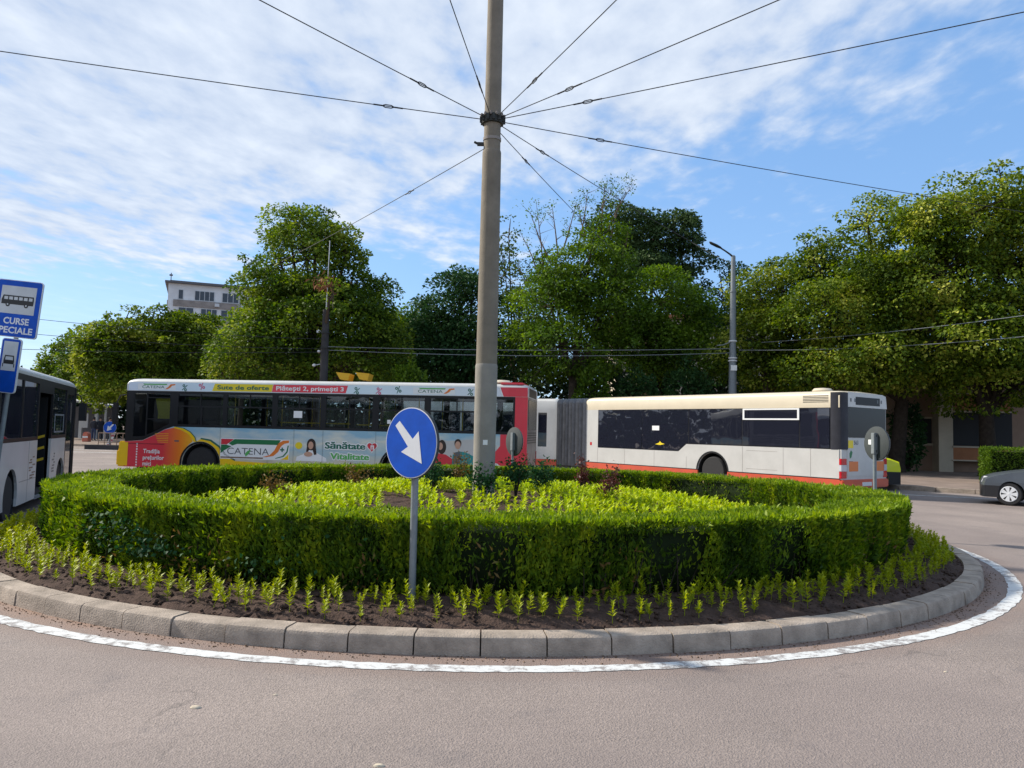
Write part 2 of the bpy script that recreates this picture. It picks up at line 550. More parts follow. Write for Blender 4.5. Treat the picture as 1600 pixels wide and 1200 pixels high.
glass_mat('glass_clear', (0.80, 0.85, 0.86), dark=0.04)
glass_mat('glass_smoke', (0.10, 0.11, 0.13), dark=0.93, darkcol=(0.016, 0.018, 0.030))
plain('rear_glass', (0.012, 0.013, 0.018), 0.25, spec=0.25)
glass_mat('glass_car', (0.25, 0.28, 0.30), dark=0.45)
leaf_mat('hedge_leaf', [(0.018, 0.042, 0.008), (0.056, 0.115, 0.011), (0.135, 0.215, 0.013), (0.27, 0.33, 0.017)], 0.34, 0.6, 0.12, big=2.4, bigscale=4.0, zscale=0.35)
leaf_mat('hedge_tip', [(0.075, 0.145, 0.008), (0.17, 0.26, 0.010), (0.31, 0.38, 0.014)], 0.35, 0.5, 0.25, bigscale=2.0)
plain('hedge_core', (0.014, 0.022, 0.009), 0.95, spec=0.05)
leaf_mat('seedling_leaf', [(0.17, 0.25, 0.012), (0.33, 0.38, 0.016), (0.48, 0.46, 0.025)], 0.35, 0.5, 0.2, bigscale=1.0)
leaf_mat('bedding_leaf', [(0.24, 0.36, 0.015), (0.40, 0.50, 0.02), (0.52, 0.54, 0.05)], 0.35, 0.5, 0.2, bigscale=1.0)
leaf_mat('rose_leaf', [(0.012, 0.045, 0.018), (0.022, 0.075, 0.025), (0.05, 0.12, 0.03)], 0.2, 0.6, 0.12, bigscale=2.0)
leaf_mat('red_leaf', [(0.06, 0.02, 0.02), (0.13, 0.04, 0.035), (0.20, 0.09, 0.05)], 0.25, 0.5, 0.3, bigscale=2.0)
leaf_mat('brown_leaf', [(0.10, 0.055, 0.02), (0.17, 0.10, 0.03), (0.16, 0.16, 0.04)], 0.25, 0.6, 0.2, bigscale=2.0)
leaf_mat('linden_leaf', [(0.016, 0.034, 0.006), (0.060, 0.105, 0.010), (0.17, 0.225, 0.020), (0.47, 0.47, 0.09)], 0.34, 0.6, 0.14, big=1.7, bigscale=0.5)
leaf_mat('maple_leaf', [(0.014, 0.036, 0.008), (0.056, 0.105, 0.012), (0.145, 0.21, 0.020), (0.33, 0.36, 0.06)], 0.34, 0.6, 0.14, big=1.7, bigscale=0.5)
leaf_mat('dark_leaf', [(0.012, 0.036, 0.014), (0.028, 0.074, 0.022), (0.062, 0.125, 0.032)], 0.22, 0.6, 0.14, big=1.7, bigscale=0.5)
leaf_mat('bright_leaf', [(0.022, 0.052, 0.008), (0.076, 0.138, 0.014), (0.18, 0.265, 0.025)], 0.36, 0.6, 0.14, big=1.7, bigscale=0.5)
leaf_mat('olive_leaf', [(0.030, 0.052, 0.016), (0.060, 0.092, 0.024), (0.105, 0.140, 0.034)], 0.28, 0.6, 0.14, big=1.7, bigscale=0.5)
leaf_mat('pine_leaf', [(0.020, 0.046, 0.018), (0.050, 0.092, 0.030), (0.11, 0.155, 0.05)], 0.2, 0.6, 0.14, big=1.7, bigscale=0.5)
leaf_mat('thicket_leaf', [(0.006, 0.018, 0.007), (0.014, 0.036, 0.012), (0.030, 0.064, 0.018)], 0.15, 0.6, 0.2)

# ------------------------------------------------------------------ helpers
def thing(name, label, cat, loc=(0, 0, 0), rotz=0.0, group=None):
    o = bpy.data.objects.new(name, None)
    o.empty_display_size = 0.2
    COL.objects.link(o)
    o.location = loc
    o.rotation_euler = (0, 0, rotz)
    return tag(o, label, cat, group)

def tag(o, label=None, cat=None, group=None, kind=None):
    for k, v in (('label', label), ('category', cat), ('group', group), ('kind', kind)):
        if v:
            o[k] = v
    return o

class MB:
    """Collects shapes; build() links them as ONE mesh object."""
    def __init__(self, xf=None):
        self.v, self.f, self.m = [], [], []
        self.xf = xf
    def add(self, verts, faces, mi=0):
        k = len(self.v)
        if self.xf:
            verts = [self.xf(*p) for p in verts]
        self.v += [tuple(p) for p in verts]
        self.f += [tuple(i + k for i in q) for q in faces]
        self.m += [mi] * len(faces)
        return self
    def box(self, x0, x1, y0, y1, z0, z1, mi=0):
        vs = [(x, y, z) for x in (x0, x1) for y in (y0, y1) for z in (z0, z1)]
        return self.add(vs, [(0, 1, 3, 2), (4, 6, 7, 5), (0, 4, 5, 1), (2, 3, 7, 6), (0, 2, 6, 4), (1, 5, 7, 3)], mi)
    def tube(self, pts, rad, n=8, mi=0, cap=True):
        pts = [Vector(p) for p in pts]
        if not hasattr(rad, '__len__'):
            rad = [rad] * len(pts)
        vs, fs = [], []
        up = Vector((0, 0, 1))
        for i, p in enumerate(pts):
            t = (pts[min(i + 1, len(pts) - 1)] - pts[max(i - 1, 0)]).normalized()
            a = t.cross(up if abs(t.z) < 0.95 else Vector((1, 0, 0))).normalized()
            b = t.cross(a)
            for k in range(n):
                q = 2 * math.pi * k / n
                vs.append(p + (a * math.cos(q) + b * math.sin(q)) * rad[i])
        for i in range(len(pts) - 1):
            for k in range(n):
                fs.append((i * n + k, i * n + (k + 1) % n, (i + 1) * n + (k + 1) % n, (i + 1) * n + k))
        if cap:
            fs.append(tuple(range(n)))
            fs.append(tuple(range((len(pts) - 1) * n, len(pts) * n)))
        return self.add(vs, fs, mi)
    def lathe(self, prof, n=32, axis='Z', c=(0, 0, 0), mi=0, closed=False):
        """prof: (radius, height) pairs turned round an axis through c."""
        vs, fs = [], []
        for r, h in prof:
            for k in range(n):
                q = 2 * math.pi * k / n
                a, b = r * math.cos(q), r * math.sin(q)
                p = (a, b, h) if axis == 'Z' else ((a, h, b) if axis == 'Y' else (h, a, b))
                vs.append((p[0] + c[0], p[1] + c[1], p[2] + c[2]))
        for i in range(len(prof) - 1):
            for k in range(n):
                fs.append((i * n + k, i * n + (k + 1) % n, (i + 1) * n + (k + 1) % n, (i + 1) * n + k))
        if not closed:
            fs.append(tuple(range(n)))
            fs.append(tuple(range((len(prof) - 1) * n, len(prof) * n)))
        return self.add(vs, fs, mi)
    def plate(self, outer, fn, t0, t1, holes=(), mi=0):
        """Flat polygon (with holes) in (a, b), given thickness from t0 to t1; fn maps (a, b, t) to a point."""
        loops = [list(outer)] + [list(h) for h in holes]
        flat = [p for l in loops for p in l]
        tris = tessellate_polygon([[Vector((p[0], p[1], 0)) for p in l] for l in loops])
        n = len(flat)
        vs = [fn(p[0], p[1], t0) for p in flat] + [fn(p[0], p[1], t1) for p in flat]
        fs = [tuple(t) for t in tris] + [tuple(i + n for i in reversed(t)) for t in tris]
        k = 0
        for l in loops:
            m_ = len(l)
            for i in range(m_):
                a, b = k + i, k + (i + 1) % m_
                fs.append((a, b, b + n, a + n))
            k += m_
        return self.add(vs, fs, mi)
    def build(self, name, mats, parent=None, smooth=None, bevel=0.0):
        me = bpy.data.meshes.new(name)
        me.from_pydata(self.v, [], self.f)
        bm = bmesh.new()
        bm.from_mesh(me)
        bm.faces.ensure_lookup_table()
        for i, fc in enumerate(bm.faces):
            fc.material_index = self.m[i]
        bmesh.ops.recalc_face_normals(bm, faces=bm.faces)
        if bevel:
            es = [e for e in bm.edges if e.is_manifold and e.calc_face_angle(0) > 0.6]
            bmesh.ops.bevel(bm, geom=es, offset=bevel, segments=2, affect='EDGES', clamp_overlap=True)
        if smooth is not None:
            for fc in bm.faces:
                fc.smooth = True
            for e in bm.edges:
                if len(e.link_faces) != 2 or e.calc_face_angle(0) > smooth:
                    e.smooth = False
        bm.to_mesh(me)
        bm.free()
        return link_mesh(name, me, mats, parent)

def link_mesh(name, me, mats, parent=None):
    for mt in (mats if isinstance(mats, (list, tuple)) else [mats]):
        me.materials.append(MATS[mt])
    o = bpy.data.objects.new(name, me)
    COL.objects.link(o)
    if parent is not None:
        o.parent = parent
    return o

def struct(o):
    o['kind'] = 'structure'
    return o

def np_mesh(name, verts, faces, mats, parent=None, matidx=None, smooth=False):
    """Mesh from numpy arrays; every face has the same number of corners."""
    verts = np.ascontiguousarray(verts, dtype=np.float32)
    faces = np.ascontiguousarray(faces, dtype=np.int32)
    me = bpy.data.meshes.new(name)
    nf, k = faces.shape
    me.vertices.add(len(verts))
    me.vertices.foreach_set('co', verts.ravel())
    me.loops.add(nf * k)
    me.loops.foreach_set('vertex_index', faces.ravel())
    me.polygons.add(nf)
    me.polygons.foreach_set('loop_start', np.arange(0, nf * k, k, dtype=np.int32))
    me.polygons.foreach_set('loop_total', np.full(nf, k, dtype=np.int32))
    if matidx is not None:
        me.polygons.foreach_set('material_index', np.ascontiguousarray(matidx, dtype=np.int32))
    if smooth:
        me.polygons.foreach_set('use_smooth', np.ones(nf, dtype=bool))
    me.update(calc_edges=True)
    return link_mesh(name, me, mats, parent)

def unit(a):
    return a / np.maximum(np.linalg.norm(a, axis=1, keepdims=True), 1e-6)

def leaf_cards(P, D, N, length, width, fold=0.15):
    """A small folded leaf at every point: D its direction, N its face normal. Returns vertices and quads."""
    D = unit(D)
    S = unit(np.cross(D, N))
    N = np.cross(S, D)
    L = length[:, None]
    W = width[:, None]
    v = np.empty((len(P), 4, 3))
    v[:, 0] = P
    v[:, 1] = P + D * L * 0.45 + S * W * 0.5 + N * L * fold
    v[:, 2] = P + D * L - N * L * fold * 0.4
    v[:, 3] = P + D * L * 0.45 - S * W * 0.5 + N * L * fold
    f = np.arange(len(P) * 4).reshape(-1, 4)
    return v.reshape(-1, 3), f

def rand_dirs(rng, n):
    return unit(rng.normal(size=(n, 3)))

class Wave:
    """Cheap smooth noise in space."""
    def __init__(self, rng, freq, n=7):
        self.k = rng.normal(size=(n, 3)) * freq
        self.p = rng.uniform(0, 6.28, n)
    def __call__(self, P):
        return np.sin(P @ self.k.T + self.p).sum(1) / math.sqrt(len(self.p))

def text_mesh(body, height, offset=0.0, extrude=0.0015, shear=0.0, width=None, align='LEFT'):
    """Lettering as verts and faces lying in x, y (base line y = 0); height is the capital height."""
    cu_ = bpy.data.curves.new('lettering', 'FONT')
    cu_.body = body
    cu_.size = 1.0
    cu_.offset = offset
    cu_.extrude = 0.0
    cu_.shear = shear
    cu_.resolution_u = 3
    cu_.align_x = 'LEFT'
    ob = bpy.data.objects.new('lettering', cu_)
    COL.objects.link(ob)
    dg = bpy.context.evaluated_depsgraph_get()
    dg.update()
    me = bpy.data.meshes.new_from_object(ob.evaluated_get(dg))
    vs = [tuple(v.co) for v in me.vertices]
    fs = [tuple(p.vertices) for p in me.polygons]
    bpy.data.objects.remove(ob)
    bpy.data.curves.remove(cu_)
    bpy.data.meshes.remove(me)
    xs = [v[0] for v in vs]
    s = height / 0.73
    w = (max(xs) - min(xs)) * s
    kx = (width / w) if width else 1.0
    x0 = min(xs)
    off = {'LEFT': 0.0, 'CENTER': -0.5, 'RIGHT': -1.0}[align] * w * kx
    return [((v[0] - x0) * s * kx + off, v[1] * s) for v in vs], fs

def add_text(mb, body, a, b, height, fn, t, mi=0, rot=0.0, **kw):
    vs, fs = text_mesh(body, height, **kw)
    c, s = math.cos(rot), math.sin(rot)
    mb.add([fn(a + x * c - y * s, b + x * s + y * c, t) for x, y in vs], fs, mi)
    return mb

def circle_pts(cx, cy, rx, ry=None, n=24, a0=0.0, a1=2 * math.pi, end=False):
    ry = rx if ry is None else ry
    m_ = n + 1 if end else n
    return [(cx + rx * math.cos(a0 + (a1 - a0) * i / n), cy + ry * math.sin(a0 + (a1 - a0) * i / n)) for i in range(m_)]

# ------------------------------------------------------------------ ground, kerb, markings
xs = [-700, -300, -150, -80, -45, -30] + [-24 + 1.0 * i for i in range(30)] + [8, 12, 20, 35, 60, 120, 300, 700]
ys = [-250, -80, -30, -10, -4] + [0.0 + 1.0 * i for i in range(38)] + [40, 48, 60, 80, 120, 200, 400, 900]
gv = [(x, y, ground_dip(x, y)) for y in ys for x in xs]
gf = [(j * len(xs) + i, j * len(xs) + i + 1, (j + 1) * len(xs) + i + 1, (j + 1) * len(xs) + i) for j in range(len(ys) - 1) for i in range(len(xs) - 1)]
struct(np_mesh('road', np.array(gv), np.array(gf), 'asphalt', smooth=True))

def ring_sheet(name, r0, r1, z, mat, n=240, rough=0.0, seed=1):
    rng = np.random.default_rng(seed)
    vs, fs = [], []
    for i in range(n):
        a = 2 * math.pi * i / n
        e0, e1 = rng.uniform(-rough, rough, 2)
        for r in (r0 + e0, r1 + e1):
            x, y = CX + r * math.cos(a), CY + r * math.sin(a)
            vs.append((x, y, ground_dip(x, y) + z))
    for i in range(n):
        j = (i + 1) % n
        fs.append((2 * i, 2 * i + 1, 2 * j + 1, 2 * j))
    return struct(np_mesh(name, np.array(vs), np.array(fs), mat))
ring_sheet('road_marking', 7.23, 7.37, 0.004, 'road_paint', 520, 0.010)

def line_sheet(name, pts, w, z, mat='road_paint'):
    vs, fs = [], []
    p = [Vector((x, y, 0)) for x, y in pts]
    for i, q in enumerate(p):
        t = (p[min(i + 1, len(p) - 1)] - p[max(i - 1, 0)]).normalized()
        s = Vector((-t.y, t.x, 0)) * w / 2
        for o_ in (q + s, q - s):
            vs.append((o_.x, o_.y, ground_dip(o_.x, o_.y) + z))
    for i in range(len(p) - 1):
        fs.append((2 * i, 2 * i + 1, 2 * i + 3, 2 * i + 2))
    return struct(np_mesh(name, np.array(vs), np.array(fs), mat))
line_sheet('road_marking', [(-31, 41.2), (-25, 40.3), (-19, 39.6)], 0.35, 0.004)
line_sheet('road_marking', [(-31, 44.4), (-25, 43.4), (-19, 42.7)], 0.22, 0.004)
line_sheet('road_marking', [(-9.4 + 0.24 * i, 12.2 + 0.37 * i) for i in range(8)], 0.16, 0.008)
line_sheet('road_marking', [(10.4, 22.9), (11.0, 22.5)], 0.14, 0.004)
line_sheet('road_marking', [(11.7, 23.0), (14.6, 21.7), (18, 20.4), (30, 14)], 0.14, 0.004)

# kerb of the roundabout: half-metre stones with open joints on a dark bed
KR0, KR1, KZ = 6.80, 7.0, 0.142
kb = MB()
rngk = random.Random(3)
NK = 90
for i in range(NK):
    a0, a1 = 2 * math.pi * (i + 0.012) / NK, 2 * math.pi * (i + 0.988) / NK
    dz, dr = rngk.uniform(-0.006, 0.006), rngk.uniform(-0.006, 0.006)
    prof = [(KR0, -0.05), (KR0, KZ + dz), (KR1 - 0.035 + dr, KZ + dz), (KR1 - 0.012 + dr, KZ - 0.012 + dz), (KR1 + dr, KZ - 0.035 + dz), (KR1 + 0.012 + dr, -0.05)]
    vs = []
    for k in range(4):
        a = a0 + (a1 - a0) * k / 3
        vs += [(CX + r * math.cos(a), CY + r * math.sin(a), z) for r, z in prof]
    n = len(prof)
    fs = [(k * n + j, k * n + (j + 1) % n, (k + 1) * n + (j + 1) % n, (k + 1) * n + j) for k in range(3) for j in range(n)]
    fs += [tuple(range(n)), tuple(range(3 * n, 4 * n))]
    kb.add(vs, fs, 0)
vs, fs = [], []
for i in range(180):
    a = 2 * math.pi * i / 180
    for r, z in ((KR0 + 0.004, -0.06), (KR0 + 0.004, KZ - 0.02), (KR1 - 0.03, KZ - 0.02), (KR1 - 0.025, -0.06)):
        vs.append((CX + r * math.cos(a), CY + r * math.sin(a), z))
for i in range(180):
    j = (i + 1) % 180
    for k in range(3):
        fs.append((4 * i + k, 4 * i + k + 1, 4 * j + k + 1, 4 * j + k))
kb.add(vs, fs, 1)
struct(kb.build('kerb', ['kerb_concrete', 'kerb_joint'], smooth=0.5))

# soil of the bed, heaped towards the middle
def soil_z(r):
    return float(np.interp(r, [0, 1.5, 3.0, 4.3, 5.2, 6.2, 6.6, 6.80], [0.56, 0.53, 0.42, 0.28, 0.22, 0.24, 0.185, 0.122]))
rngs = np.random.default_rng(11)
wv1, wv2 = Wave(rngs, 5.0), Wave(rngs, 22.0)
rr = np.concatenate([np.linspace(0.02, 6.0, 60), np.linspace(6.03, 6.80, 26)])
na = 620
aa = np.linspace(0, 2 * np.pi, na, endpoint=False)
RR, AA = np.meshgrid(rr, aa, indexing='ij')
SX, SY = CX + RR * np.cos(AA), CY + RR * np.sin(AA)
P = np.stack([SX.ravel(), SY.ravel(), np.zeros(SX.size)], 1)
SZ = np.interp(RR.ravel(), [0, 1.5, 3.0, 4.3, 5.2, 6.2, 6.6, 6.80], [0.56, 0.53, 0.42, 0.28, 0.22, 0.24, 0.185, 0.122]) + 0.010 * wv1(P) + 0.007 * wv2(P) + rngs.normal(0, 0.006, SX.size)
P[:, 2] = SZ
idx = np.arange(SX.size).reshape(len(rr), na)
F = np.stack([idx[:-1], np.roll(idx, -1, 1)[:-1], np.roll(idx, -1, 1)[1:], idx[1:]], -1).reshape(-1, 4)
struct(np_mesh('flower_bed_soil', P, F, 'soil', smooth=True))

# clods, twigs and crumbs lying on the bed's rim and swept against the kerb
def lumps(name, n, rfun, zfun, size, mat, seed):
    rng = np.random.default_rng(seed)
    base = np.array([[1, 0, 0], [-1, 0, 0], [0, 1, 0], [0, -1, 0], [0, 0, 1], [0, 0, -1]], float)
    tri = np.array([[0, 2, 4], [2, 1, 4], [1, 3, 4], [3, 0, 4], [2, 0, 5], [1, 2, 5], [3, 1, 5], [0, 3, 5]])
    th = rng.uniform(0, 2 * np.pi, n)
    r = rfun(rng, n)
    s = size * rng.uniform(0.4, 1.6, (n, 1, 1)) * rng.uniform(0.6, 1.4, (n, 6, 1)) * np.array([1, 1, 0.7])
    q = rng.uniform(0, 6.28, n)
    b = base[None] * s
    bx = b[:, :, 0] * np.cos(q)[:, None] - b[:, :, 1] * np.sin(q)[:, None]
    by = b[:, :, 0] * np.sin(q)[:, None] + b[:, :, 1] * np.cos(q)[:, None]
    c = np.stack([CX + r * np.cos(th), CY + r * np.sin(th), zfun(r)], 1)
    v = np.stack([bx, by, b[:, :, 2]], -1) + c[:, None]
    f = (np.arange(n) * 6)[:, None, None] + tri[None]
    o = np_mesh(name, v.reshape(-1, 3), f.reshape(-1, 3), mat)
    return tag(o, kind='stuff')
zs = lambda r: np.interp(r, [0, 1.5, 3.0, 4.3, 5.2, 6.2, 6.6, 6.80], [0.56, 0.53, 0.42, 0.28, 0.22, 0.24, 0.185, 0.122]) + 0.004
tag(lumps('soil_clods', 7000, lambda g, n: g.uniform(6.0, 6.8, n), zs, 0.017, 'soil', 5), 'dark crumbled clods of earth on the planted rim of the roundabout', 'soil')
tag(lumps('dirt_crumbs', 3600, lambda g, n: 7.015 + np.abs(g.normal(0, 0.075, n)), lambda r: 0.003 + 0 * r, 0.006, 'dirt', 6), 'brown dirt crumbs swept along the foot of the kerb', 'dirt')

# pavement across the road, with its kerb
PAVE = [(60, -8), (30, 12.8), (17.0, 22.0), (13.6, 24.6), (8, 29.8), (2, 36.5), (-8, 39.5), (-16, 45.6), (-24, 47.6), (-30, 50.0), (-60, 54), (-220, 60), (-220, 420), (320, 420), (320, -8)]
pv = MB()
pv.plate(PAVE, lambda a, b, t: (a, b, t), -0.1, 0.125)
struct(pv.build('pavement', 'pavement'))
kx = MB()
front = PAVE[:12]
for i in range(len(front) - 1):
    a, b = Vector((*front[i], 0)), Vector((*front[i + 1], 0))
    t = (b - a).normalized()
    s = Vector((-t.y, t.x, 0))
    ln = (b - a).length
    nst = max(1, int(ln / 1.0))
    if ln > 60:
        nst = 12
    for k in range(nst):
        p, q = a + t * (ln * k / nst + 0.01), a + t * (ln * (k + 1) / nst - 0.01)
        cs = [p + s * 0.02, p - s * -0.0 + s * -0.13, q + s * -0.13, q + s * 0.02]
        v_ = [(c.x, c.y, z) for c in (p + s * 0.12, q + s * 0.12, q - s * 0.06, p - s * 0.06) for z in (-0.1, 0.14)]
        kx.add(v_, [(0, 2, 4, 6), (1, 3, 5, 7), (0, 1, 3, 2), (2, 3, 5, 4), (4, 5, 7, 6), (6, 7, 1, 0)])
struct(kx.build('pavement_kerb', 'kerb_concrete'))

# ------------------------------------------------------------------ the ring hedge
def build_hedge():
    rng = np.random.default_rng(21)
    R0, R1, ZT0 = 5.40, 6.18, 0.875
    def top(P):                           # the bed falls away slightly towards the far side
        return ZT0 - 0.0105 * np.clip(P[:, 1] - (CY - 6.2), 0, 13)
    hedge = thing('hedge', 'clipped green ring hedge planted round the roundabout bed', 'hedge', (CX, CY, 0.2))
    wa, wb = Wave(rng, 1.6), Wave(rng, 6.0)
    wg = Wave(rng, 3.6, 9)
    def lump(P):
        return 0.032 * wa(P) + 0.026 * wb(P)
    Ps, Ns, Ds, Ls, Ms = [], [], [], [], []
    def put(P, N, D, L, tipmask):
        Ps.append(P); Ns.append(N); Ds.append(D); Ls.append(L); Ms.append(tipmask)
    def wall(n, r, sgn, zlo, near_bias):
        th = rng.uniform(0, 2 * np.pi, int(n * 2.2))
        keep = rng.uniform(0, 1, len(th)) < np.where(-np.sin(th) * sgn > -0.15, 1.0, near_bias)
        th = th[keep]
        m_ = len(th)
        ZT = top(np.stack([0 * th, CY + r * np.sin(th), 0 * th], 1))
        z = zlo + (ZT - zlo) * rng.uniform(0, 1, m_) ** 0.9
        o_ = np.stack([np.cos(th), np.sin(th), np.zeros(m_)], 1) * sgn
        P = np.stack([CX + r * np.cos(th), CY + r * np.sin(th), z], 1)
        depth = np.abs(rng.normal(0, 0.045, m_))
        # the foot of the wall is thin and twiggy
        foot = np.clip((z - zlo) / 0.22, 0, 1)
        P = P + o_ * (lump(P) - depth - 0.05 * (1 - foot) - 0.035 * np.maximum(wg(P * np.array([1.4, 1.4, 0.45])), 0) * np.clip((ZT - z) / 0.15, 0, 1))[:, None]
        gaps = wg(P * np.array([1.4, 1.4, 0.45]))
        ok = (rng.uniform(0, 1, m_) < np.clip(1.05 - 0.85 * np.maximum(gaps, 0) * np.clip((ZT - z) / 0.15, 0, 1), 0.10, 1)) & (rng.uniform(0, 1, m_) < 0.45 + 0.55 * foot)
        P, o_, z = P[ok], o_[ok], z[ok]
        m_ = len(P)
        D = o_ * rng.uniform(0.1, 0.9, (m_, 1)) + np.array([0, 0, 1.0]) * rng.uniform(0.3, 1.6, (m_, 1)) + rng.normal(0, 0.42, (m_, 3))
        N = o_ + rng.normal(0, 0.6, (m_, 3))
        L = 0.024 + 0.066 * rng.uniform(0, 1, m_) ** 2.2
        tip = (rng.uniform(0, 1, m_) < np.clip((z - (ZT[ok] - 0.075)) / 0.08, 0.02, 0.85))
        put(P, N, D, L, tip)
    wall(135000, R1, 1, 0.22, 0.30)
    wall(60000, R0, -1, 0.20, 0.45)
    # clipped top
    n = 95000
    th = rng.uniform(0, 2 * np.pi, n)
    r = np.sqrt(rng.uniform(R0 ** 2, R1 ** 2, n))
    P = np.stack([CX + r * np.cos(th), CY + r * np.sin(th), top(np.stack([0 * th, CY + r * np.sin(th), 0 * th], 1))], 1)
    edge = np.minimum(r - R0, R1 - r)
    P[:, 2] += lump(P) * 0.55 - np.clip(0.05 - edge, 0, 1) * 0.4 - np.abs(rng.normal(0, 0.022, n)) + 0.012
    o_ = np.stack([np.cos(th), np.sin(th), np.zeros(n)], 1)
    D = np.array([0, 0, 1.0]) + rng.normal(0, 0.75, (n, 3)) + o_ * ((r > 5.8) * 2 - 1)[:, None] * 0.25
    N = rng.normal(0, 1, (n, 3)) + np.array([0, 0, 0.5])
    put(P, N, D, rng.uniform(0.018, 0.044, n), rng.uniform(0, 1, n) < 0.75)
    # stray shoots above the clipping line
    n = 900
    th = rng.uniform(0, 2 * np.pi, n)
    r = rng.uniform(R0, R1, n)
    P = np.stack([CX + r * np.cos(th), CY + r * np.sin(th), top(np.stack([0 * th, CY + r * np.sin(th), 0 * th], 1))], 1)
    P[:, 2] += lump(P) * 0.9
    put(P, rng.normal(0, 1, (n, 3)), np.array([0, 0, 1.0]) + rng.normal(0, 0.35, (n, 3)), rng.uniform(0.05, 0.085, n), np.ones(n, bool))
    P, N, D, L, M = (np.concatenate(a) for a in (Ps, Ns, Ds, Ls, Ms))
    v, f = leaf_cards(P - np.array([CX, CY, 0.2]), D, N, L, L * rng.uniform(0.20, 0.48, len(L)))
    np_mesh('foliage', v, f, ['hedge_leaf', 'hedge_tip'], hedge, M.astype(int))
    # withered brown sprays low in the wall
    n = 5200
    th = rng.uniform(0, 2 * np.pi, n)
    z = 0.24 + 0.42 * rng.uniform(0, 1, n) ** 1.5
    side = np.where(rng.uniform(0, 1, n) < 0.6, R1 - 0.045, R0 + 0.045)
    P = np.stack([side * np.cos(th), side * np.sin(th), z - 0.2], 1)
    ok = Wave(rng, 2.6, 8)(P * np.array([1.5, 1.5, 0.6])) > 0.35
    P, th_, sd_ = P[ok], th[ok], np.where(side[ok] > 5.7, 1.0, -1.0)
    o_ = np.stack([np.cos(th_), np.sin(th_), 0 * th_], 1) * sd_[:, None]
    P = P + o_ * rng.uniform(0.0, 0.06, (len(P), 1))
    L = rng.uniform(0.03, 0.09, len(P))
    v, f = leaf_cards(P, o_ * 0.5 + np.array([0, 0, 0.5]) + rng.normal(0, 0.6, (len(P), 3)), o_ + rng.normal(0, 0.6, (len(P), 3)), L, L * 0.28)
    np_mesh('withered_foliage', v, f, 'brown_leaf', hedge)
    # solid dark ring added behind the leaves to block light and read as shade
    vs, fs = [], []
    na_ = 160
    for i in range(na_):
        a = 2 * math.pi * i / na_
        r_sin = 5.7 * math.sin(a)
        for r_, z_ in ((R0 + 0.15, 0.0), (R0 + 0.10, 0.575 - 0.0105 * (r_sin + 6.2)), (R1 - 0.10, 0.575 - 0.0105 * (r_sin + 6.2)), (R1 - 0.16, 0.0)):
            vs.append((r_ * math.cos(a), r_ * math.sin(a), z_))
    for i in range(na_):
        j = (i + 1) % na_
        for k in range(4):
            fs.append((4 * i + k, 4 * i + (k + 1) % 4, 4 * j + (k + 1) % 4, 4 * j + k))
    np_mesh('shade_core', np.array(vs), np.array(fs), 'hedge_core', hedge)
    # bare stems at the foot
    st = MB()
    for k in range(420):
        a = rng.uniform(0, 6.283)
        r_ = R1 - rng.uniform(0.02, 0.12)
        p0 = Vector((r_ * math.cos(a), r_ * math.sin(a), 0.05))
        p1 = p0 + Vector((rng.normal(0, 0.05), rng.normal(0, 0.05), rng.uniform(0.15, 0.35)))
        st.tube([p0, p1], [0.006, 0.003], 4)
    tag(st.build('stems', 'bark_dark', hedge), kind='stuff')
    # a leafier climber has grown into the left front of the hedge
    n = 620
    th = rng.normal(R(243), 0.12, n)
    z = rng.uniform(0.35, 0.78, n)
    o_ = np.stack([np.cos(th), np.sin(th), np.zeros(n)], 1)
    P = o_ * (R1 + 0.02 + rng.uniform(0, 0.06, n))[:, None] + np.stack([0 * z, 0 * z, z - 0.2], 1)
    ok = np.sin(th * 17) + np.sin(z * 14 + th * 9) > 0.1
    P, o_ = P[ok], o_[ok]
    n = len(P)
    L = rng.uniform(0.035, 0.06, n)
    v, f = leaf_cards(P, rng.normal(0, 0.7, (n, 3)) + o_ * 0.5 + np.array([0, 0, -0.2]), o_ + np.array([0, 0, 0.6]) + rng.normal(0, 0.4, (n, 3)), L, L * 0.7)
    np_mesh('creeper_foliage', v, f, 'rose_leaf', hedge)
build_hedge()

# ------------------------------------------------------------------ seedlings and shrubs in the bed
def seedling_arrays(rng, h, spread, whorls, leaves, ll):
    """A young plant: an upright stem and whorls of narrow pointed leaves."""
    Ps, Ds, Ns, Ls = [], [], [], []
    lean = rng.normal(0, 0.12, 2)
    for w in range(whorls):
        t = 0.22 + 0.78 * (w + 0.5) / whorls
        for k in range(leaves):
            q = rng.uniform(0, 6.283)
            up = 0.35 + 0.9 * t + rng.normal(0, 0.2)
            Ps.append((lean[0] * h * t, lean[1] * h * t, h * t * rng.uniform(0.88, 1.0)))
            Ds.append((math.cos(q), math.sin(q), up))
            Ns.append((-math.cos(q) * up * 0.6, -math.sin(q) * up * 0.6, 1.0))
            Ls.append(ll * rng.uniform(0.7, 1.25) * (1.15 - 0.45 * t))
    P, D, N, L = (np.array(a, float) for a in (Ps, Ds, Ns, Ls))
    v, f = leaf_cards(P, D, N, L, L * 0.34 * spread, 0.08)
    # stem as a thin three-sided spike
    b = np.array([[0.005 * math.cos(a), 0.005 * math.sin(a), -0.03] for a in (0, 2.1, 4.2)] + [[lean[0] * h, lean[1] * h, h]] * 3)
    fs = np.array([[0, 1, 4, 3], [1, 2, 5, 4], [2, 0, 3, 5]]) + len(v)
    return np.concatenate([v, b]), np.concatenate([f, fs])

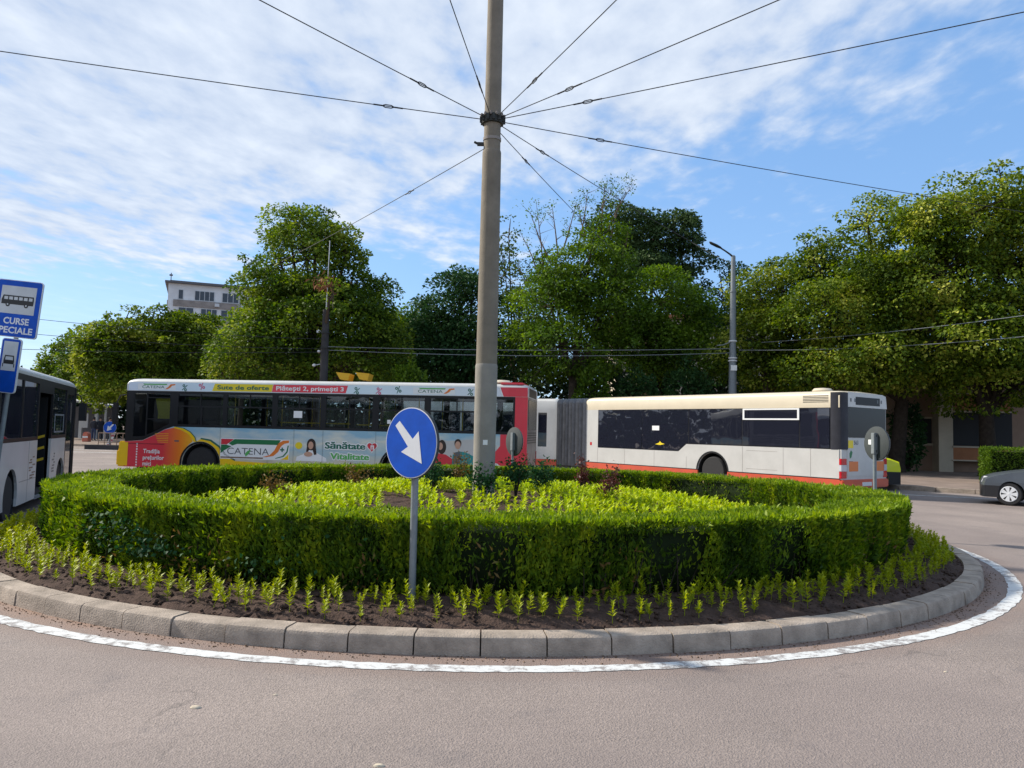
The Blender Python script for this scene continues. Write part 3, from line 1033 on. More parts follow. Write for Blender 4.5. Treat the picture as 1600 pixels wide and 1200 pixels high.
rng_sd = np.random.default_rng(31)
seed_vars = []
for k in range(9):
    v, f = seedling_arrays(rng_sd, rng_sd.uniform(0.16, 0.24), rng_sd.uniform(0.95, 1.2), 6, 6, 0.064)
    o = np_mesh('bedding_seedling', v, f, 'seedling_leaf')
    seed_vars.append(o)
spots = []
for row, r in enumerate((6.33, 6.43, 6.54, 6.65)):
    n = int(2 * math.pi * r / (0.128 if row < 3 else 0.155))
    for k in range(n):
        a = 2 * math.pi * (k + 0.37 * row) / n + rng_sd.normal(0, 0.005)
        rr_ = r + rng_sd.normal(0, 0.022)
        x, y = CX + rr_ * math.cos(a), CY + rr_ * math.sin(a)
        front_face = math.sin(a)
        if front_face > 0.28 or rng_sd.uniform() < 0.12:
            continue
        spots.append((math.hypot(x, y), x, y, rr_))
spots.sort()
SEED_LABEL = 'small yellow-green seedling in the soil strip between the kerb and the hedge'
for i, (d_, x, y, r) in enumerate(spots[:300]):
    src = seed_vars[i % 9]
    o = src if i < 9 else src.copy()
    if i >= 9:
        COL.objects.link(o)
    o.location = (x, y, soil_z(r) - 0.005)
    o.rotation_euler = (0, 0, rng_sd.uniform(0, 6.28))
    s = rng_sd.uniform(0.55, 0.98)
    o.scale = (s, s, s * rng_sd.uniform(0.9, 1.12))
    tag(o, SEED_LABEL, 'seedling', 'seedlings planted along the kerb of the roundabout')

def mass_of_plants(name, label, pts, mat, hr, ll, whorls, leaves, seed):
    rng = np.random.default_rng(seed)
    vs, fs, k = [], [], 0
    for x, y, z in pts:
        v, f = seedling_arrays(rng, rng.uniform(*hr), 1.2, whorls, leaves, ll)
        vs.append(v + np.array([x, y, z]))
        fs.append(f + k)
        k += len(v)
    o = np_mesh(name, np.concatenate(vs), np.concatenate(fs), mat)
    return tag(o, label, 'bedding plants', kind='stuff')
pts = [(x, y, soil_z(r) - 0.005) for d_, x, y, r in spots[300:]]
if pts:
    mass_of_plants('bedding_seedlings', 'remaining small seedlings round the sides of the kerb strip', pts, 'seedling_leaf', (0.14, 0.22), 0.058, 6, 5, 41)
rng_b = np.random.default_rng(43)
wb_ = Wave(rng_b, 1.1)
pts = []
for k in range(2500):
    a, r = rng_b.uniform(0, 6.283), math.sqrt(rng_b.uniform(0.9 ** 2, 4.75 ** 2))
    x, y = CX + r * math.cos(a), CY + r * math.sin(a)
    # bare earth in front of the pole
    bare = (abs(x - CX + 0.2) < 1.5 and -3.2 < y - CY < 0.6)
    if bare and rng_b.uniform() < 0.62:
        continue
    if wb_(np.array([[x, y, 0.0]]))[0] > 1.5:
        continue
    pts.append((x, y, soil_z(r) - 0.01))
mass_of_plants('bedding_plants', 'mass of lime green bedding plants inside the ring hedge round the pole', pts, 'bedding_leaf', (0.14, 0.27), 0.09, 5, 5, 44)

def shrub(name, label, cat, x, y, h, rad, mat, n, ll, seed, group=None, ratio=0.6, twig='bark_dark'):
    rng = np.random.default_rng(seed)
    r0 = math.hypot(x - CX, y - CY)
    root = thing(name, label, cat, (x, y, soil_z(min(r0, 6.7))), group=group)
    st = MB()
    ends = []
    for k in range(7):
        q = rng.uniform(0, 6.283)
        e = Vector((math.cos(q) * rad * rng.uniform(0.3, 0.9), math.sin(q) * rad * rng.uniform(0.3, 0.9), h * rng.uniform(0.6, 1.0)))
        mid = e * 0.5 + Vector((rng.normal(0, 0.03), rng.normal(0, 0.03), h * 0.08))
        st.tube([(0, 0, -0.03), mid, e], [0.009, 0.006, 0.003], 5)
        ends += [mid, e, e * 0.75]
    st.build('stems', twig, root)
    E_ = np.array([tuple(e) for e in ends])
    P = E_[rng.integers(0, len(E_), n)] + rng.normal(0, rad * 0.28, (n, 3)) * np.array([1, 1, 1.1])
    P[:, 2] = np.abs(P[:, 2])
    L = ll * rng.uniform(0.6, 1.3, n)
    v, f = leaf_cards(P, rand_dirs(rng, n) + np.array([0, 0, 0.3]), rand_dirs(rng, n) + np.array([0, 0, 0.8]), L, L * ratio)
    np_mesh('foliage', v, f, mat, root)
    return root
GR = 'shrubs planted round the pole'
def bed_at(px, py, z=0.5):
    p = at(px, py, 10.0)
    k = (z - CAM_H) / (p.z - CAM_H)
    return p.x * k, 10.0 * k
def bed_spot(px, d):
    return at(px, 760, d).x, d
for i, (px, d, h, rad, mat, nm, lab) in enumerate([
    (752, 11.9, 0.50, 0.22, 'rose_leaf', 'rose_bush', 'dark green rose bush growing right in front of the concrete pole base'),
    (806, 12.6, 0.62, 0.20, 'rose_leaf', 'rose_bush', 'dark green rose bush just right of the concrete pole'),
    (846, 12.9, 0.66, 0.24, 'rose_leaf', 'rose_bush', 'taller dark green rose bush second to the right of the pole'),
    (676, 13.4, 0.50, 0.22, 'rose_leaf', 'rose_bush', 'dark green rose bush between the blue sign post and the pole'),
    (908, 13.2, 0.72, 0.16, 'red_leaf', 'red_shrub', 'upright reddish brown shrub right of the rose bushes'),
    (948, 12.2, 0.55, 0.20, 'red_leaf', 'red_shrub', 'low dark red shrub, the rightmost of the bed shrubs'),
    (720, 15.6, 0.68, 0.20, 'brown_leaf', 'withered_shrub', 'withered brown shrub against the far hedge just left of the pole'),
    (640, 15.4, 0.62, 0.22, 'brown_leaf', 'withered_shrub', 'withered brown shrub behind the post of the blue arrow sign'),
    (560, 14.2, 0.45, 0.24, 'brown_leaf', 'withered_shrub', 'withered brownish shrub among lime plants left of the blue sign'),
    (432, 13.0, 0.42, 0.22, 'brown_leaf', 'withered_shrub', 'low withered shrub in the left part of the flower bed')]):
    x, y = bed_spot(px, d)
    shrub(nm, lab, 'shrub', x, y, h, rad, mat, 480 if mat == 'rose_leaf' else 330, 0.06 if mat == 'rose_leaf' else 0.05, 60 + i, GR)

# ------------------------------------------------------------------ big concrete pole and its wires
pole = thing('concrete_pole', 'tall stepped grey concrete pole standing in the middle of the roundabout', 'pole', (CX, CY, 0.45))
lo = MB().lathe([(0.178, -0.3), (0.180, 0.5), (0.184, 2.20), (0.184, 2.25), (0.176, 2.28)], 40)
lo.build('pole_base', 'pole_base_concrete', pole, 0.6)
sh = MB().lathe([(0.174, 2.26), (0.172, 3.0), (0.158, 5.80), (0.158, 5.86), (0.150, 5.89)], 40)
sh.build('pole_shaft', 'pole_concrete', pole, 0.6)
up = MB().lathe([(0.142, 5.86), (0.140, 6.3), (0.134, 8.3), (0.125, 11.2), (0.05, 11.25)], 40)
up.build('pole_top', 'pole_concrete', pole, 0.6)
band = MB().lathe([(0.140, 6.06), (0.152, 6.06), (0.152, 6.11), (0.140, 6.11)], 40)
band.build('band', 'block_grey', pole, 0.6)
COLZ = 6.87
cz = COLZ - 0.45
coll = MB().lathe([(0.140, cz - 0.075), (0.185, cz - 0.07), (0.190, cz + 0.06), (0.140, cz + 0.07)], 28)
for k in range(12):
    q = 2 * math.pi * k / 12 + 0.13
    x, y = 0.195 * math.cos(q), 0.195 * math.sin(q)
    coll.box(x - 0.022, x + 0.022, y - 0.022, y + 0.022, cz - 0.05, cz + 0.05)
coll.build('collar', 'dark_metal', pole, 0.6)
for k in range(12):
    q = 2 * math.pi * (k + 0.5) / 12 + 0.13
    x, y = 0.196 * math.cos(q), 0.196 * math.sin(q)
    MB().lathe([(0.018, cz + 0.03), (0.026, cz + 0.05), (0.018, cz + 0.085)], 8, c=(x, y, 0)).build('bolt', 'block_grey', pole, 0.6)
br = MB().box(-0.25, -0.135, -0.03, 0.03, 5.98, 6.03).tube([(-0.24, 0, 6.01), (-0.30, 0, 6.04)], 0.02, 6)
br.build('bracket', 'dark_metal', pole)
MB().box(-0.02, 0.055, -0.182, -0.176, 0.95, 1.03).build('sticker', 'print_white', pole)

def wire(name, label, cat, pts, rad, mat, group, fittings=()):
    o = MB().tube(pts, rad, 6).build(name, mat, None, 1.0)
    tag(o, label, cat, group)
    for p, q in fittings:
        p, q = Vector(p), Vector(q)
        t = (q - p).normalized()
        s = t.cross(Vector((0, 0, 1))).normalized()
        u = s.cross(t)
        m_ = MB()
        for k in (-1, 1):
            m_.tube([p, p + t * 0.05 + u * 0.024 * k, q - t * 0.05 + u * 0.024 * k, q], 0.008, 6)
        m_.tube([p - t * 0.14, p], 0.012, 6).tube([q, q + t * 0.14], 0.012, 6)
        m_.build('turnbuckle', mat, o, 1.0)
    return o

def guy(label, px, py, z_end, ext, turn=1.55, sag=0.05, z0=COLZ, r0=0.2, rad=0.0072):
    p = at(px, py, 10.0)
    k = (z_end - CAM_H) / (p.z - CAM_H)
    e = Vector((p.x * k, 10.0 * k, z_end))
    a = Vector((CX, CY, z0))
    d = (e - a).normalized()
    a = a + Vector((d.x, d.y, 0)).normalized() * r0
    d = (e - a)
    e = a + d * ext
    n = 14
    pts = []
    for i in range(n + 1):
        t = i / n
        pts.append(a + (e - a) * t + Vector((0, 0, -sag * 4 * t * (1 - t))))
    dn = (e - a).normalized()
    fit = []
    if turn:
        q = a + dn * turn - Vector((0, 0, sag * 4 * (turn / (e - a).length)))
        fit = [(q, q + dn * 0.20)]
    return wire('guy_wire', label, 'wire', pts, rad, 'wire_black', 'guy wires from the pole collar', fit)
guy('guy wire from the pole collar to the left edge of the photo', 0, 75, 7.15, 2.4, 1.45)
guy('guy wire from the collar leaving at the top left of the photo', 415, 0, 7.15, 3.4, 1.25)
guy('steep guy wire just left of the pole, leaving through the top of the photo', 705, 0, 7.15, 3.2, 0.9)
guy('steep guy wire from the collar to the top, just right of the pole', 958, 0, 7.15, 3.2, 1.2)
guy('guy wire from the collar leaving at the top right, the middle of the right-hand fan', 1205, 0, 7.15, 3.2, 1.35)
guy('guy wire from the collar reaching the right edge near the top corner', 1600, 13, 7.15, 2.4, 1.4)
guy('long guy wire sloping from the collar into the large tree on the right', 1385, 293, 6.95, 1.7, 1.75)
guy('guy wire from the collar down to the bare treetop right of the pole', 945, 295, 6.95, 2.5, 1.4)
guy('steepest guy wire right of the pole running down behind the bare twigs', 885, 315, 6.95, 2.2, 1.6, z0=6.80)
guy('lower guy wire from the small bracket towards the tall tree on the left', 545, 350, 6.9, 2.0, 3.4, z0=6.47, r0=0.26)

# trolley wires between the far poles
POLE_R = Vector((10.36, 36.0, 0.12))
POLE_L = Vector((-8.85, 36.0, 0.12))
def span(label, a, b, sag=0.25, rad=0.013, mat='wire_grey'):
    a, b = Vector(a), Vector(b)
    pts = [a + (b - a) * (i / 12) - Vector((0, 0, sag * 4 * (i / 12) * (1 - i / 12))) for i in range(13)]
    return wire('overhead_wire', label, 'wire', pts, rad, mat, 'overhead wires along the far road')
zr = lambda py: at(1147, py, 36).z
span('upper overhead wire between the dark pole and the street lamp', (POLE_L.x + 0.2, 35.8, 5.35), (POLE_R.x - 0.2, 35.7, zr(546)), 0.12)
span('lower overhead wire between the dark pole and the street lamp', (POLE_L.x + 0.2, 35.9, 5.2), (POLE_R.x - 0.2, 35.9, zr(552)), 0.2)
span('overhead wire rising from the street lamp across the big tree to the right edge', (POLE_R.x + 0.2, 35.7, zr(548)), at(1760, 509, 27), 0.25)
span('higher overhead wire over the big tree at the right edge', at(1190, 535, 35.9), at(1800, 463, 26), 0.2)
span('highest of the overhead wires from the left edge to the dark pole', at(-160, 472, 30), at(509, 530, 35.8), 0.25, 0.011, 'wire_black')
span('overhead wire from the left edge to the dark pole, second from the top', at(-160, 500, 30), at(509, 545, 35.8), 0.25, 0.011, 'wire_black')
span('lowest overhead wire coming from the left edge to the dark pole', at(-160, 538, 32), at(509, 550, 35.8), 0.15, 0.012, 'wire_black')
span('short wire from the round tree top to the street lamp head', at(1080, 378, 44), at(1144, 412, 36), 0.05, 0.01, 'wire_black')

lamp = thing('street_lamp', 'grey tapered street lamp with one curved arm behind the white bus', 'street lamp', POLE_R)
MB().lathe([(0.20, 0), (0.19, 3.0), (0.165, 5.4), (0.165, 5.45)], 20).lathe([(0.15, 5.40), (0.135, 8.3), (0.135, 8.34)], 20).build('pole', 'galvanised', lamp, 0.6)
MB().lathe([(0.12, 8.3), (0.10, 10.0), (0.05, 10.05)], 16).build('pole_top', 'galvanised', lamp, 0.6)
MB().tube([(0, 0, 9.95), (-0.15, -0.02, 10.08), (-0.4, -0.05, 10.24), (-0.62, -0.06, 10.37)], [0.05, 0.045, 0.04, 0.04], 8).build('arm', 'dark_metal', lamp, 1.0)
hd = MB()
hd.xf = lambda x, y, z: (-0.56 + x * 0.80 - z * 0.36, -0.06 + y, 10.36 - x * 0.36 + z * 0.93)
hd.plate([(-0.02, -0.06), (-0.30, -0.15), (-0.68, -0.12), (-0.76, 0), (-0.68, 0.12), (-0.30, 0.15), (-0.02, 0.06)], lambda a, b, t: (a, b, t), -0.045, 0.045)
hd.build('lamp_head', 'dark_metal', lamp, bevel=0.015)
for z, r in ((5.15, 0.20), (5.02, 0.205), (8.3, 0.16), (5.95, 0.19)):
    MB().lathe([(r - 0.05, z - 0.035), (r, z - 0.03), (r, z + 0.03), (r - 0.05, z + 0.035)], 16).build('clamp', 'block_white' if z < 6 else 'galvanised', lamp, 0.6)
MB().box(-0.14, 0.14, -0.21, -0.17, 4.55, 4.80).build('notice', 'print_white', lamp)
MB().tube([(0, -0.1, 5.95), (-0.5, -0.1, 5.75), (-0.78, -0.1, 5.72)], 0.022, 6).build('side_arm', 'galvanised', lamp, 1.0)
MB().lathe([(0.0, 0.07), (0.10, 0.05), (0.12, 0.0), (0.05, -0.06)], 12, c=(-0.36, -0.05, 2.65)).tube([(-0.15, 0, 2.7), (-0.36, -0.05, 2.68)], 0.02, 6).build('small_lamp', 'print_white', lamp, 0.8)

lp = thing('concrete_pole', 'dark concrete pole standing in front of the tall tree on the left', 'pole', POLE_L)
MB().lathe([(0.21, 0), (0.18, 5.0), (0.15, 7.0)], 18).build('shaft', 'dark_concrete', lp, 0.6)
MB().tube([(0.0, 0.0, 6.9), (0.02, 0, 8.6), (0.05, 0, 10.3)], [0.03, 0.02, 0.02], 6).build('rod', 'block_white', lp)
for z in (5.2, 5.9, 3.6):
    MB().lathe([(0.18, z - 0.03), (0.23, z - 0.03), (0.23, z + 0.03), (0.18, z + 0.03)], 14).build('clamp', 'dark_metal', lp, 0.6)
for x, z in ((-0.45, 4.35), (-0.25, 5.0)):
    MB().lathe([(0.02, -0.07), (0.08, -0.03), (0.07, 0.05), (0.02, 0.07)], 10, c=(x, -0.1, z)).tube([(x, -0.1, z), (0, 0, z + 0.1)], 0.015, 5).build('insulator', 'block_white', lp, 0.8)
# a withered vine hangs in the crown round the pole
rng = np.random.default_rng(71)
vp = at(510, 440, 35.2)
vine = thing('withered_vine', 'rust brown withered vine clump hanging high on the dark pole', 'vine', vp)
n = 170
P = rng.normal(0, 1, (n, 3)) * np.array([0.32, 0.25, 0.20])
L = rng.uniform(0.15, 0.4, n)
v, f = leaf_cards(P, rng.normal(0, 0.5, (n, 3)) + np.array([0, 0, -0.8]), rng.normal(0, 1, (n, 3)), L, L * 0.18)
np_mesh('dead_leaves', v, f, 'dead_leaf', vine)
MB().tube([(-0.5, 0, 0.1), (-0.1, 0, 0.0), (0.3, 0.1, -0.2), (0.3, 0.2, -1.2)], 0.02, 5).build('stem', 'dead_twig', vine)

# ------------------------------------------------------------------ round traffic signs
def front_fn(a, b, t):
    return (a, t, b)                      # local x right, z up, t = depth (negative towards the reader)
ARROW = [(-.60, .47), (-.44, .606), (.083, .106), (.306, .318), (.452, -.566), (-.35, -.263), (-.09, -.11)]

def round_sign(label, x, y, z0, zc_, rad, rotz, tilt=0.0, mirror=False, group=None, post_r=0.03, sticker=False):
    root = thing('direction_sign', label, 'traffic sign', (x, y, z0), rotz, group)
    root.rotation_euler = (0, tilt, rotz)
    h = zc_ - z0
    MB().tube([(0, 0.03, -0.15), (0, 0.03, h + rad * 0.55)], post_r, 14).build('post', 'galvanised', root, 1.0)
    dsc = MB().lathe([(rad - 0.006, 0.0), (rad, -0.004), (rad, -0.024), (rad - 0.006, -0.028)], 56, axis='Y', c=(0, 0, h))
    d = dsc.build('disc', 'grey_sign_back', root, 0.6)
    fc = MB().plate(circle_pts(0, h, rad - 0.005, n=56), front_fn, -0.0285, -0.031)
    fc.build('border', 'sign_white', d)
    MB().plate(circle_pts(0, h, rad - 0.013, n=56), front_fn, -0.0312, -0.034).build('face', 'sign_blue', d)
    ar = [((-a if mirror else a) * rad, h + b * rad) for a, b in ARROW]
    MB().plate(ar, front_fn, -0.0342, -0.037).build('arrow', 'sign_white', d)
    bk = MB().box(-rad * 0.14, rad * 0.14, 0.0, 0.075, h - rad * 0.62, h + rad * 0.62)
    bk.build('back_bracket', 'galvanised', root, bevel=0.008)
    for s in (-1, 1):
        cl = MB().lathe([(post_r, -0.02), (post_r + 0.012, -0.02), (post_r + 0.012, 0.02), (post_r, 0.02)], 14, c=(0, 0.03, h + s * rad * 0.45))
        cl.build('clamp', 'dark_metal', root, 0.6)
    if sticker:
        MB().box(rad * 0.32, rad * 0.62, 0.001, 0.004, h - 0.02, h + rad * 0.22).build('sticker', 'print_white', root)
    return root
p = at(638, 930, 6.45)
round_sign('round blue sign with white arrow pointing down right, before the hedge', p.x + 0.01, 6.45, 0.24, 1.525, 0.300, R(-37), tilt=R(-0.4))
p = at(803, 690, 18.95)
round_sign('grey back of a small round sign just right of the big pole', p.x, 18.95, 0.14, p.z, 0.355, R(125), group='round signs seen from behind', sticker=False)
p = at(1369, 693, 12.85)
round_sign('grey back of a round sign at the right end of the hedge', p.x, 12.85, 0.14, p.z, 0.285, R(106), group='round signs seen from behind', sticker=True)
p = at(172, 668, 45)
round_sign('small distant blue sign with white arrow pointing down left by the railing', p.x, 45, 0.02, p.z, 0.36, R(8), mirror=True)

# bus stop sign with two boards at the left edge
bs = thing('bus_stop_sign', 'leaning post with two blue and white bus stop boards at the left edge', 'bus stop sign', (-8.36, 12.4, -0.08))
bs.rotation_euler = (0, R(5.2), R(-3))
MB().tube([(0, 0.05, -0.1), (0, 0.05, 3.95)], 0.035, 12).build('post', 'galvanised', bs, 1.0)
def round_rect(x0, x1, z0, z1, r, n=5):
    o = []
    for cx_, cz_, a in ((x1 - r, z1 - r, 0), (x0 + r, z1 - r, 90), (x0 + r, z0 + r, 180), (x1 - r, z0 + r, 270)):
        o += circle_pts(cx_, cz_, r, n=n, a0=R(a), a1=R(a + 90), end=True)
    return o
def board(name, x0, x1, z0, z1):
    b = MB().plate(round_rect(x0, x1, z0, z1, 0.05), front_fn, 0.0, -0.03).build(name, 'sign_white', bs)
    MB().plate(round_rect(x0 + 0.012, x1 - 0.012, z0 + 0.012, z1 - 0.012, 0.04), front_fn, -0.0302, -0.034).build('face', 'sign_blue', b)
    return b
X0, X1, Z0, Z1 = -0.385, 0.385, 3.055, 3.985
b = board('upper_board', X0, X1, Z0, Z1)
MB().plate([(X0 + 0.09, Z1 - 0.55), (X1 - 0.09, Z1 - 0.55), (X1 - 0.09, Z1 - 0.10), (X0 + 0.09, Z1 - 0.10)], front_fn, -0.0342, -0.037).build('panel', 'sign_grey_panel', b)
pic = MB()
bz = Z1 - 0.40
pic.plate([(-0.27, bz), (0.265, bz), (0.27, bz + 0.07), (0.262, bz + 0.145), (-0.25, bz + 0.145), (-0.275, bz + 0.07)], front_fn, -0.0372, -0.039,
          holes=[[(x, bz + 0.075), (x + 0.065, bz + 0.075), (x + 0.065, bz + 0.125), (x, bz + 0.125)] for x in (-0.235, -0.152, -0.069, 0.014, 0.097, 0.18)])
for x in (-0.16, 0.15):
    pic.plate(circle_pts(x, bz - 0.005, 0.036, n=18), front_fn, -0.0392, -0.041)
pic.build('bus_pictogram', 'black_paint', b)
hub = MB()
for x in (-0.16, 0.15):
    hub.plate(circle_pts(x, bz - 0.005, 0.014, n=12), front_fn, -0.0412, -0.043)
hub.build('wheel_hubs', 'sign_grey_panel', b)
tx = MB()
add_text(tx, 'CURSE', 0.02, Z0 + 0.215, 0.105, front_fn, -0.0345, offset=0.028, width=0.43, align='CENTER')
add_text(tx, 'SPECIALE', -0.005, Z0 + 0.065, 0.105, front_fn, -0.0345, offset=0.028, width=0.64, align='CENTER')
tx.build('lettering', 'sign_white', b)
X0, X1, Z0, Z1 = -0.165, 0.165, 2.15, 3.035
b = board('lower_board', X0, X1, Z0, Z1)
MB().plate([(X0 + 0.045, Z0 + 0.36), (X1 - 0.045, Z0 + 0.36), (X1 - 0.045, Z1 - 0.05), (X0 + 0.045, Z1 - 0.05)], front_fn, -0.0342, -0.037).build('panel', 'sign_grey_panel', b)
pic = MB()
bz = Z0 + 0.47
pic.plate([(-0.085, bz), (0.085, bz), (0.09, bz + 0.05), (0.075, bz + 0.14), (-0.075, bz + 0.14), (-0.09, bz + 0.05)], front_fn, -0.0372, -0.039,
          holes=[[(-0.068, bz + 0.065), (0.068, bz + 0.065), (0.06, bz + 0.12), (-0.06, bz + 0.12)]])
pic.plate([(-0.10, bz + 0.005), (-0.086, bz + 0.005), (-0.086, bz - 0.05), (-0.10, bz - 0.05)], front_fn, -0.0372, -0.039)
pic.plate([(0.10, bz + 0.005), (0.086, bz + 0.005), (0.086, bz - 0.05), (0.10, bz - 0.05)], front_fn, -0.0372, -0.039)
pic.build('bus_pictogram', 'black_paint', b)

# ------------------------------------------------------------------ buses
def wheel(parent, x, y, r, w, out, rim='rim_steel', hub_r=0.55, name='wheel', mats=('rubber',), spokes=0, inner=None):
    """A wheel whose axle runs along y; out = -1 or +1 is the outer side."""
    prof = [(r * 0.56, -w / 2), (r * 0.9, -w / 2), (r * 0.985, -w * 0.36), (r, -w * 0.2), (r, w * 0.2), (r * 0.985, w * 0.36), (r * 0.9, w / 2), (r * 0.56, w / 2)]
    tyre = MB().lathe(prof, 36, axis='Y', c=(0, 0, 0)).build(name, 'rubber', parent, 0.7)
    tyre.location = (x, y, r)
    o = out
    rp = [(r * 0.60, o * w * 0.47), (r * 0.56, o * w * 0.50), (r * 0.50, o * w * 0.36), (r * 0.34, o * w * 0.28), (r * 0.30, o * w * 0.42), (r * 0.16, o * w * 0.46), (0.002, o * w * 0.46)]
    m_ = MB().lathe(rp, 32, axis='Y')
    m_.build('rim', rim, tyre, 0.5)
    if not spokes:
        nuts = MB()
        for k in range(10):
            q = 2 * math.pi * k / 10
            nuts.lathe([(0.016, o * w * 0.28), (0.016, o * w * 0.36)], 6, axis='Y', c=(r * 0.40 * math.cos(q), 0, r * 0.40 * math.sin(q)))
        nuts.build('wheel_nuts', 'dark_metal', tyre)
    return tyre

def arch_notch(xc, zc_, r, zb, n=14):
    """Points of a wheel arch walking left to right along a lower edge at height zb."""
    a = math.asin(max(-1, min(1, (zb - zc_) / r)))
    return [(xc + r * math.cos(q), zc_ + r * math.sin(q)) for q in [math.pi - a + (2 * a - math.pi) * i / n for i in range(n + 1)]]

def lower_poly(L, zb, zt, arches, r, zc_=0.48, x0=0.0):
    pts = [(x0, zb)]
    for xc in arches:
        pts += arch_notch(xc, zc_, r, zb)
    return pts + [(L, zb), (L, zt), (x0, zt)]

class Bus:
    """Walls lie at lateral depth d: 0 is the side towards the roundabout, W the far side."""
    def __init__(self, root, L, W=2.5, sgn=1, xf=None):
        self.root, self.L, self.W, self.sgn, self.xf = root, L, W, sgn, xf
    def mb(self):
        return MB(self.xf)
    def near(self, a, b, t):              # t < 0 stands proud of the side
        return (a, self.sgn * t, b)
    def far(self, a, b, t):
        return (a, self.sgn * (self.W - t), b)
    def roof(self, mat, zlo, ztop, x0=0.0, x1=None, drop=0.10):
        x1 = self.L if x1 is None else x1
        W, s = self.W, self.sgn
        prof = [(0, zlo), (0, ztop - 0.13), (0.03, ztop - 0.075), (0.10, ztop - 0.03), (0.28, ztop - 0.004), (W / 2, ztop + 0.02),
                (W - 0.28, ztop - 0.004), (W - 0.10, ztop - 0.03), (W - 0.03, ztop - 0.075), (W, ztop - 0.13), (W, zlo)]
        st = [(x0, drop), (x0 + 0.04, drop * 0.45), (x0 + 0.14, drop * 0.1), (x0 + 0.35, 0.0), (x1 - 0.35, 0.0), (x1 - 0.14, drop * 0.1), (x1 - 0.04, drop * 0.45), (x1, drop)]
        vs, fs = [], []
        n = len(prof)
        for x, dz in st:
            for d, z in prof:
                k = min(1.0, max(0.0, (z - zlo) / (ztop - zlo)))
                vs.append((x, s * d, z - dz * k))
        for i in range(len(st) - 1):
            for j in range(n - 1):
                fs.append((i * n + j, i * n + j + 1, (i + 1) * n + j + 1, (i + 1) * n + j))
        for i in (0, len(st) - 1):
            fs.append(tuple(i * n + j for j in range(n)))
        return self.mb().add(vs, fs).build('roof', mat, self.root, 0.55)
    def wall(self, name, poly, mat, side='near', thick=0.05, holes=()):
        fn = self.near if side == 'near' else self.far
        return self.mb().plate(poly, fn, 0.0, thick, holes).build(name, mat, self.root)
    def panes(self, holes, mat, name='window_pane', parent=None, side='near', inset=0.02):
        fn = self.near if side == 'near' else self.far
        for h in holes:
            self.mb().plate(h, fn, inset, inset + 0.008).build(name, mat, parent or self.root)
    def decal(self, name, poly, mat, layer=1, parent=None, holes=()):
        return self.mb().plate(poly, self.near, -0.0012 - 0.003 * (layer - 1), -0.003 * layer, holes).build(name, mat, parent or self.root)
    def text(self, name, body, a, b, h, mat, layer=1, parent=None, **kw):
        return add_text(self.mb(), body, a, b, h, self.near, -0.003 * layer - 0.0004, **kw).build(name, mat, parent or self.root)
    def outline_text(self, name, body, a, b, h, mat, grow, parent=None, **kw):
        m_ = self.mb()
        for k in range(10):
            q = 2 * math.pi * k / 10
            add_text(m_, body, a + grow * math.cos(q), b + grow * math.sin(q), h, self.near, -0.0062 - 0.0003 * k, **kw)
        return m_.build(name, mat, parent or self.root)
    def bx(self, name, x0, x1, d0, d1, z0, z1, mat, parent=None, bevel=0.0):
        s = self.sgn
        return self.mb().box(x0, x1, min(s * d0, s * d1), max(s * d0, s * d1), z0, z1).build(name, mat, parent or self.root, bevel=bevel)
    def cross(self, name, x, poly, mat, thick=0.05, holes=(), parent=None):
        """A wall across the bus at x; poly in (lateral depth, height); thick grows towards +x."""
        s = self.sgn
        return self.mb().plate(poly, lambda a, b, t: (x + t, s * a, b), 0.0, thick, holes).build(name, mat, parent or self.root)

def rect(x0, x1, z0, z1):
    return [(x0, z0), (x1, z0), (x1, z1), (x0, z1)]

# --- the advert bus -------------------------------------------------------
ux = Vector((0.9902, -0.14, 0))
b1 = thing('city_bus', 'low-floor city bus wrapped in a colourful pharmacy advert, yellow and red front, red tail', 'bus', (0.45 - 12.15 * 0.9902, 21.4 + 12.15 * 0.14, 0), math.atan2(-0.14, 0.9902))
B = Bus(b1, 12.15)
ZB, ZT, ZR, ZTOP = 0.30, 1.52, 2.575, 2.955
low = lower_poly(12.0, ZB, ZT, (2.45, 8.55), 0.585, 0.46, 0.02)
low = low[:-1] + [(1.55, ZT), (1.30, 1.44), (0.95, 1.26), (0.60, 1.10), (0.02, 1.05)]
side = B.wall('side_panel', low, 'print_sky')
B.wall('far_side_panel', lower_poly(12.0, ZB, ZT, (2.45, 8.55), 0.585, 0.46, 0.02), 'print_sky', 'far')
edges = [(1.68, 3.10), (3.24, 4.64), (4.80, 6.12), (6.28, 7.68), (7.86, 9.20), (9.38, 10.90), (11.08, 11.74)]
drv = [(0.26, 1.20), (0.62, 1.22), (0.98, 1.38), (1.42, 1.60), (1.42, 2.50), (0.26, 2.50)]
holes = [drv] + [rect(a, b, 1.60, 2.50) for a, b in edges]
frame_poly = [(0.04, 1.07), (0.60, 1.12), (0.95, 1.28), (1.30, 1.46), (1.55, 1.525), (12.0, 1.525), (12.0, ZR), (0.04, ZR)]
wf = B.wall('window_band', frame_poly, 'bus_black', holes=holes)
fholes = [rect(0.4, 1.5, 1.60, 2.50)] + [rect(a, b, 1.60, 2.50) for a, b in edges]
wff = B.wall('far_window_band', [(0.04, 1.525), (12.0, 1.525), (12.0, ZR), (0.04, ZR)], 'bus_black', 'far', holes=fholes)
B.panes(holes, 'glass_clear', 'window_pane', wf)
B.panes(fholes, 'glass_clear', 'window_pane', wff, 'far')
bars = B.mb()
for a, b in edges[:-1]:
    bars.plate(rect(a, b, 2.115, 2.155), B.near, 0.002, 0.035)
    bars.plate(rect((a + b) / 2 - 0.015, (a + b) / 2 + 0.015, 2.155, 2.5), B.near, 0.004, 0.035)
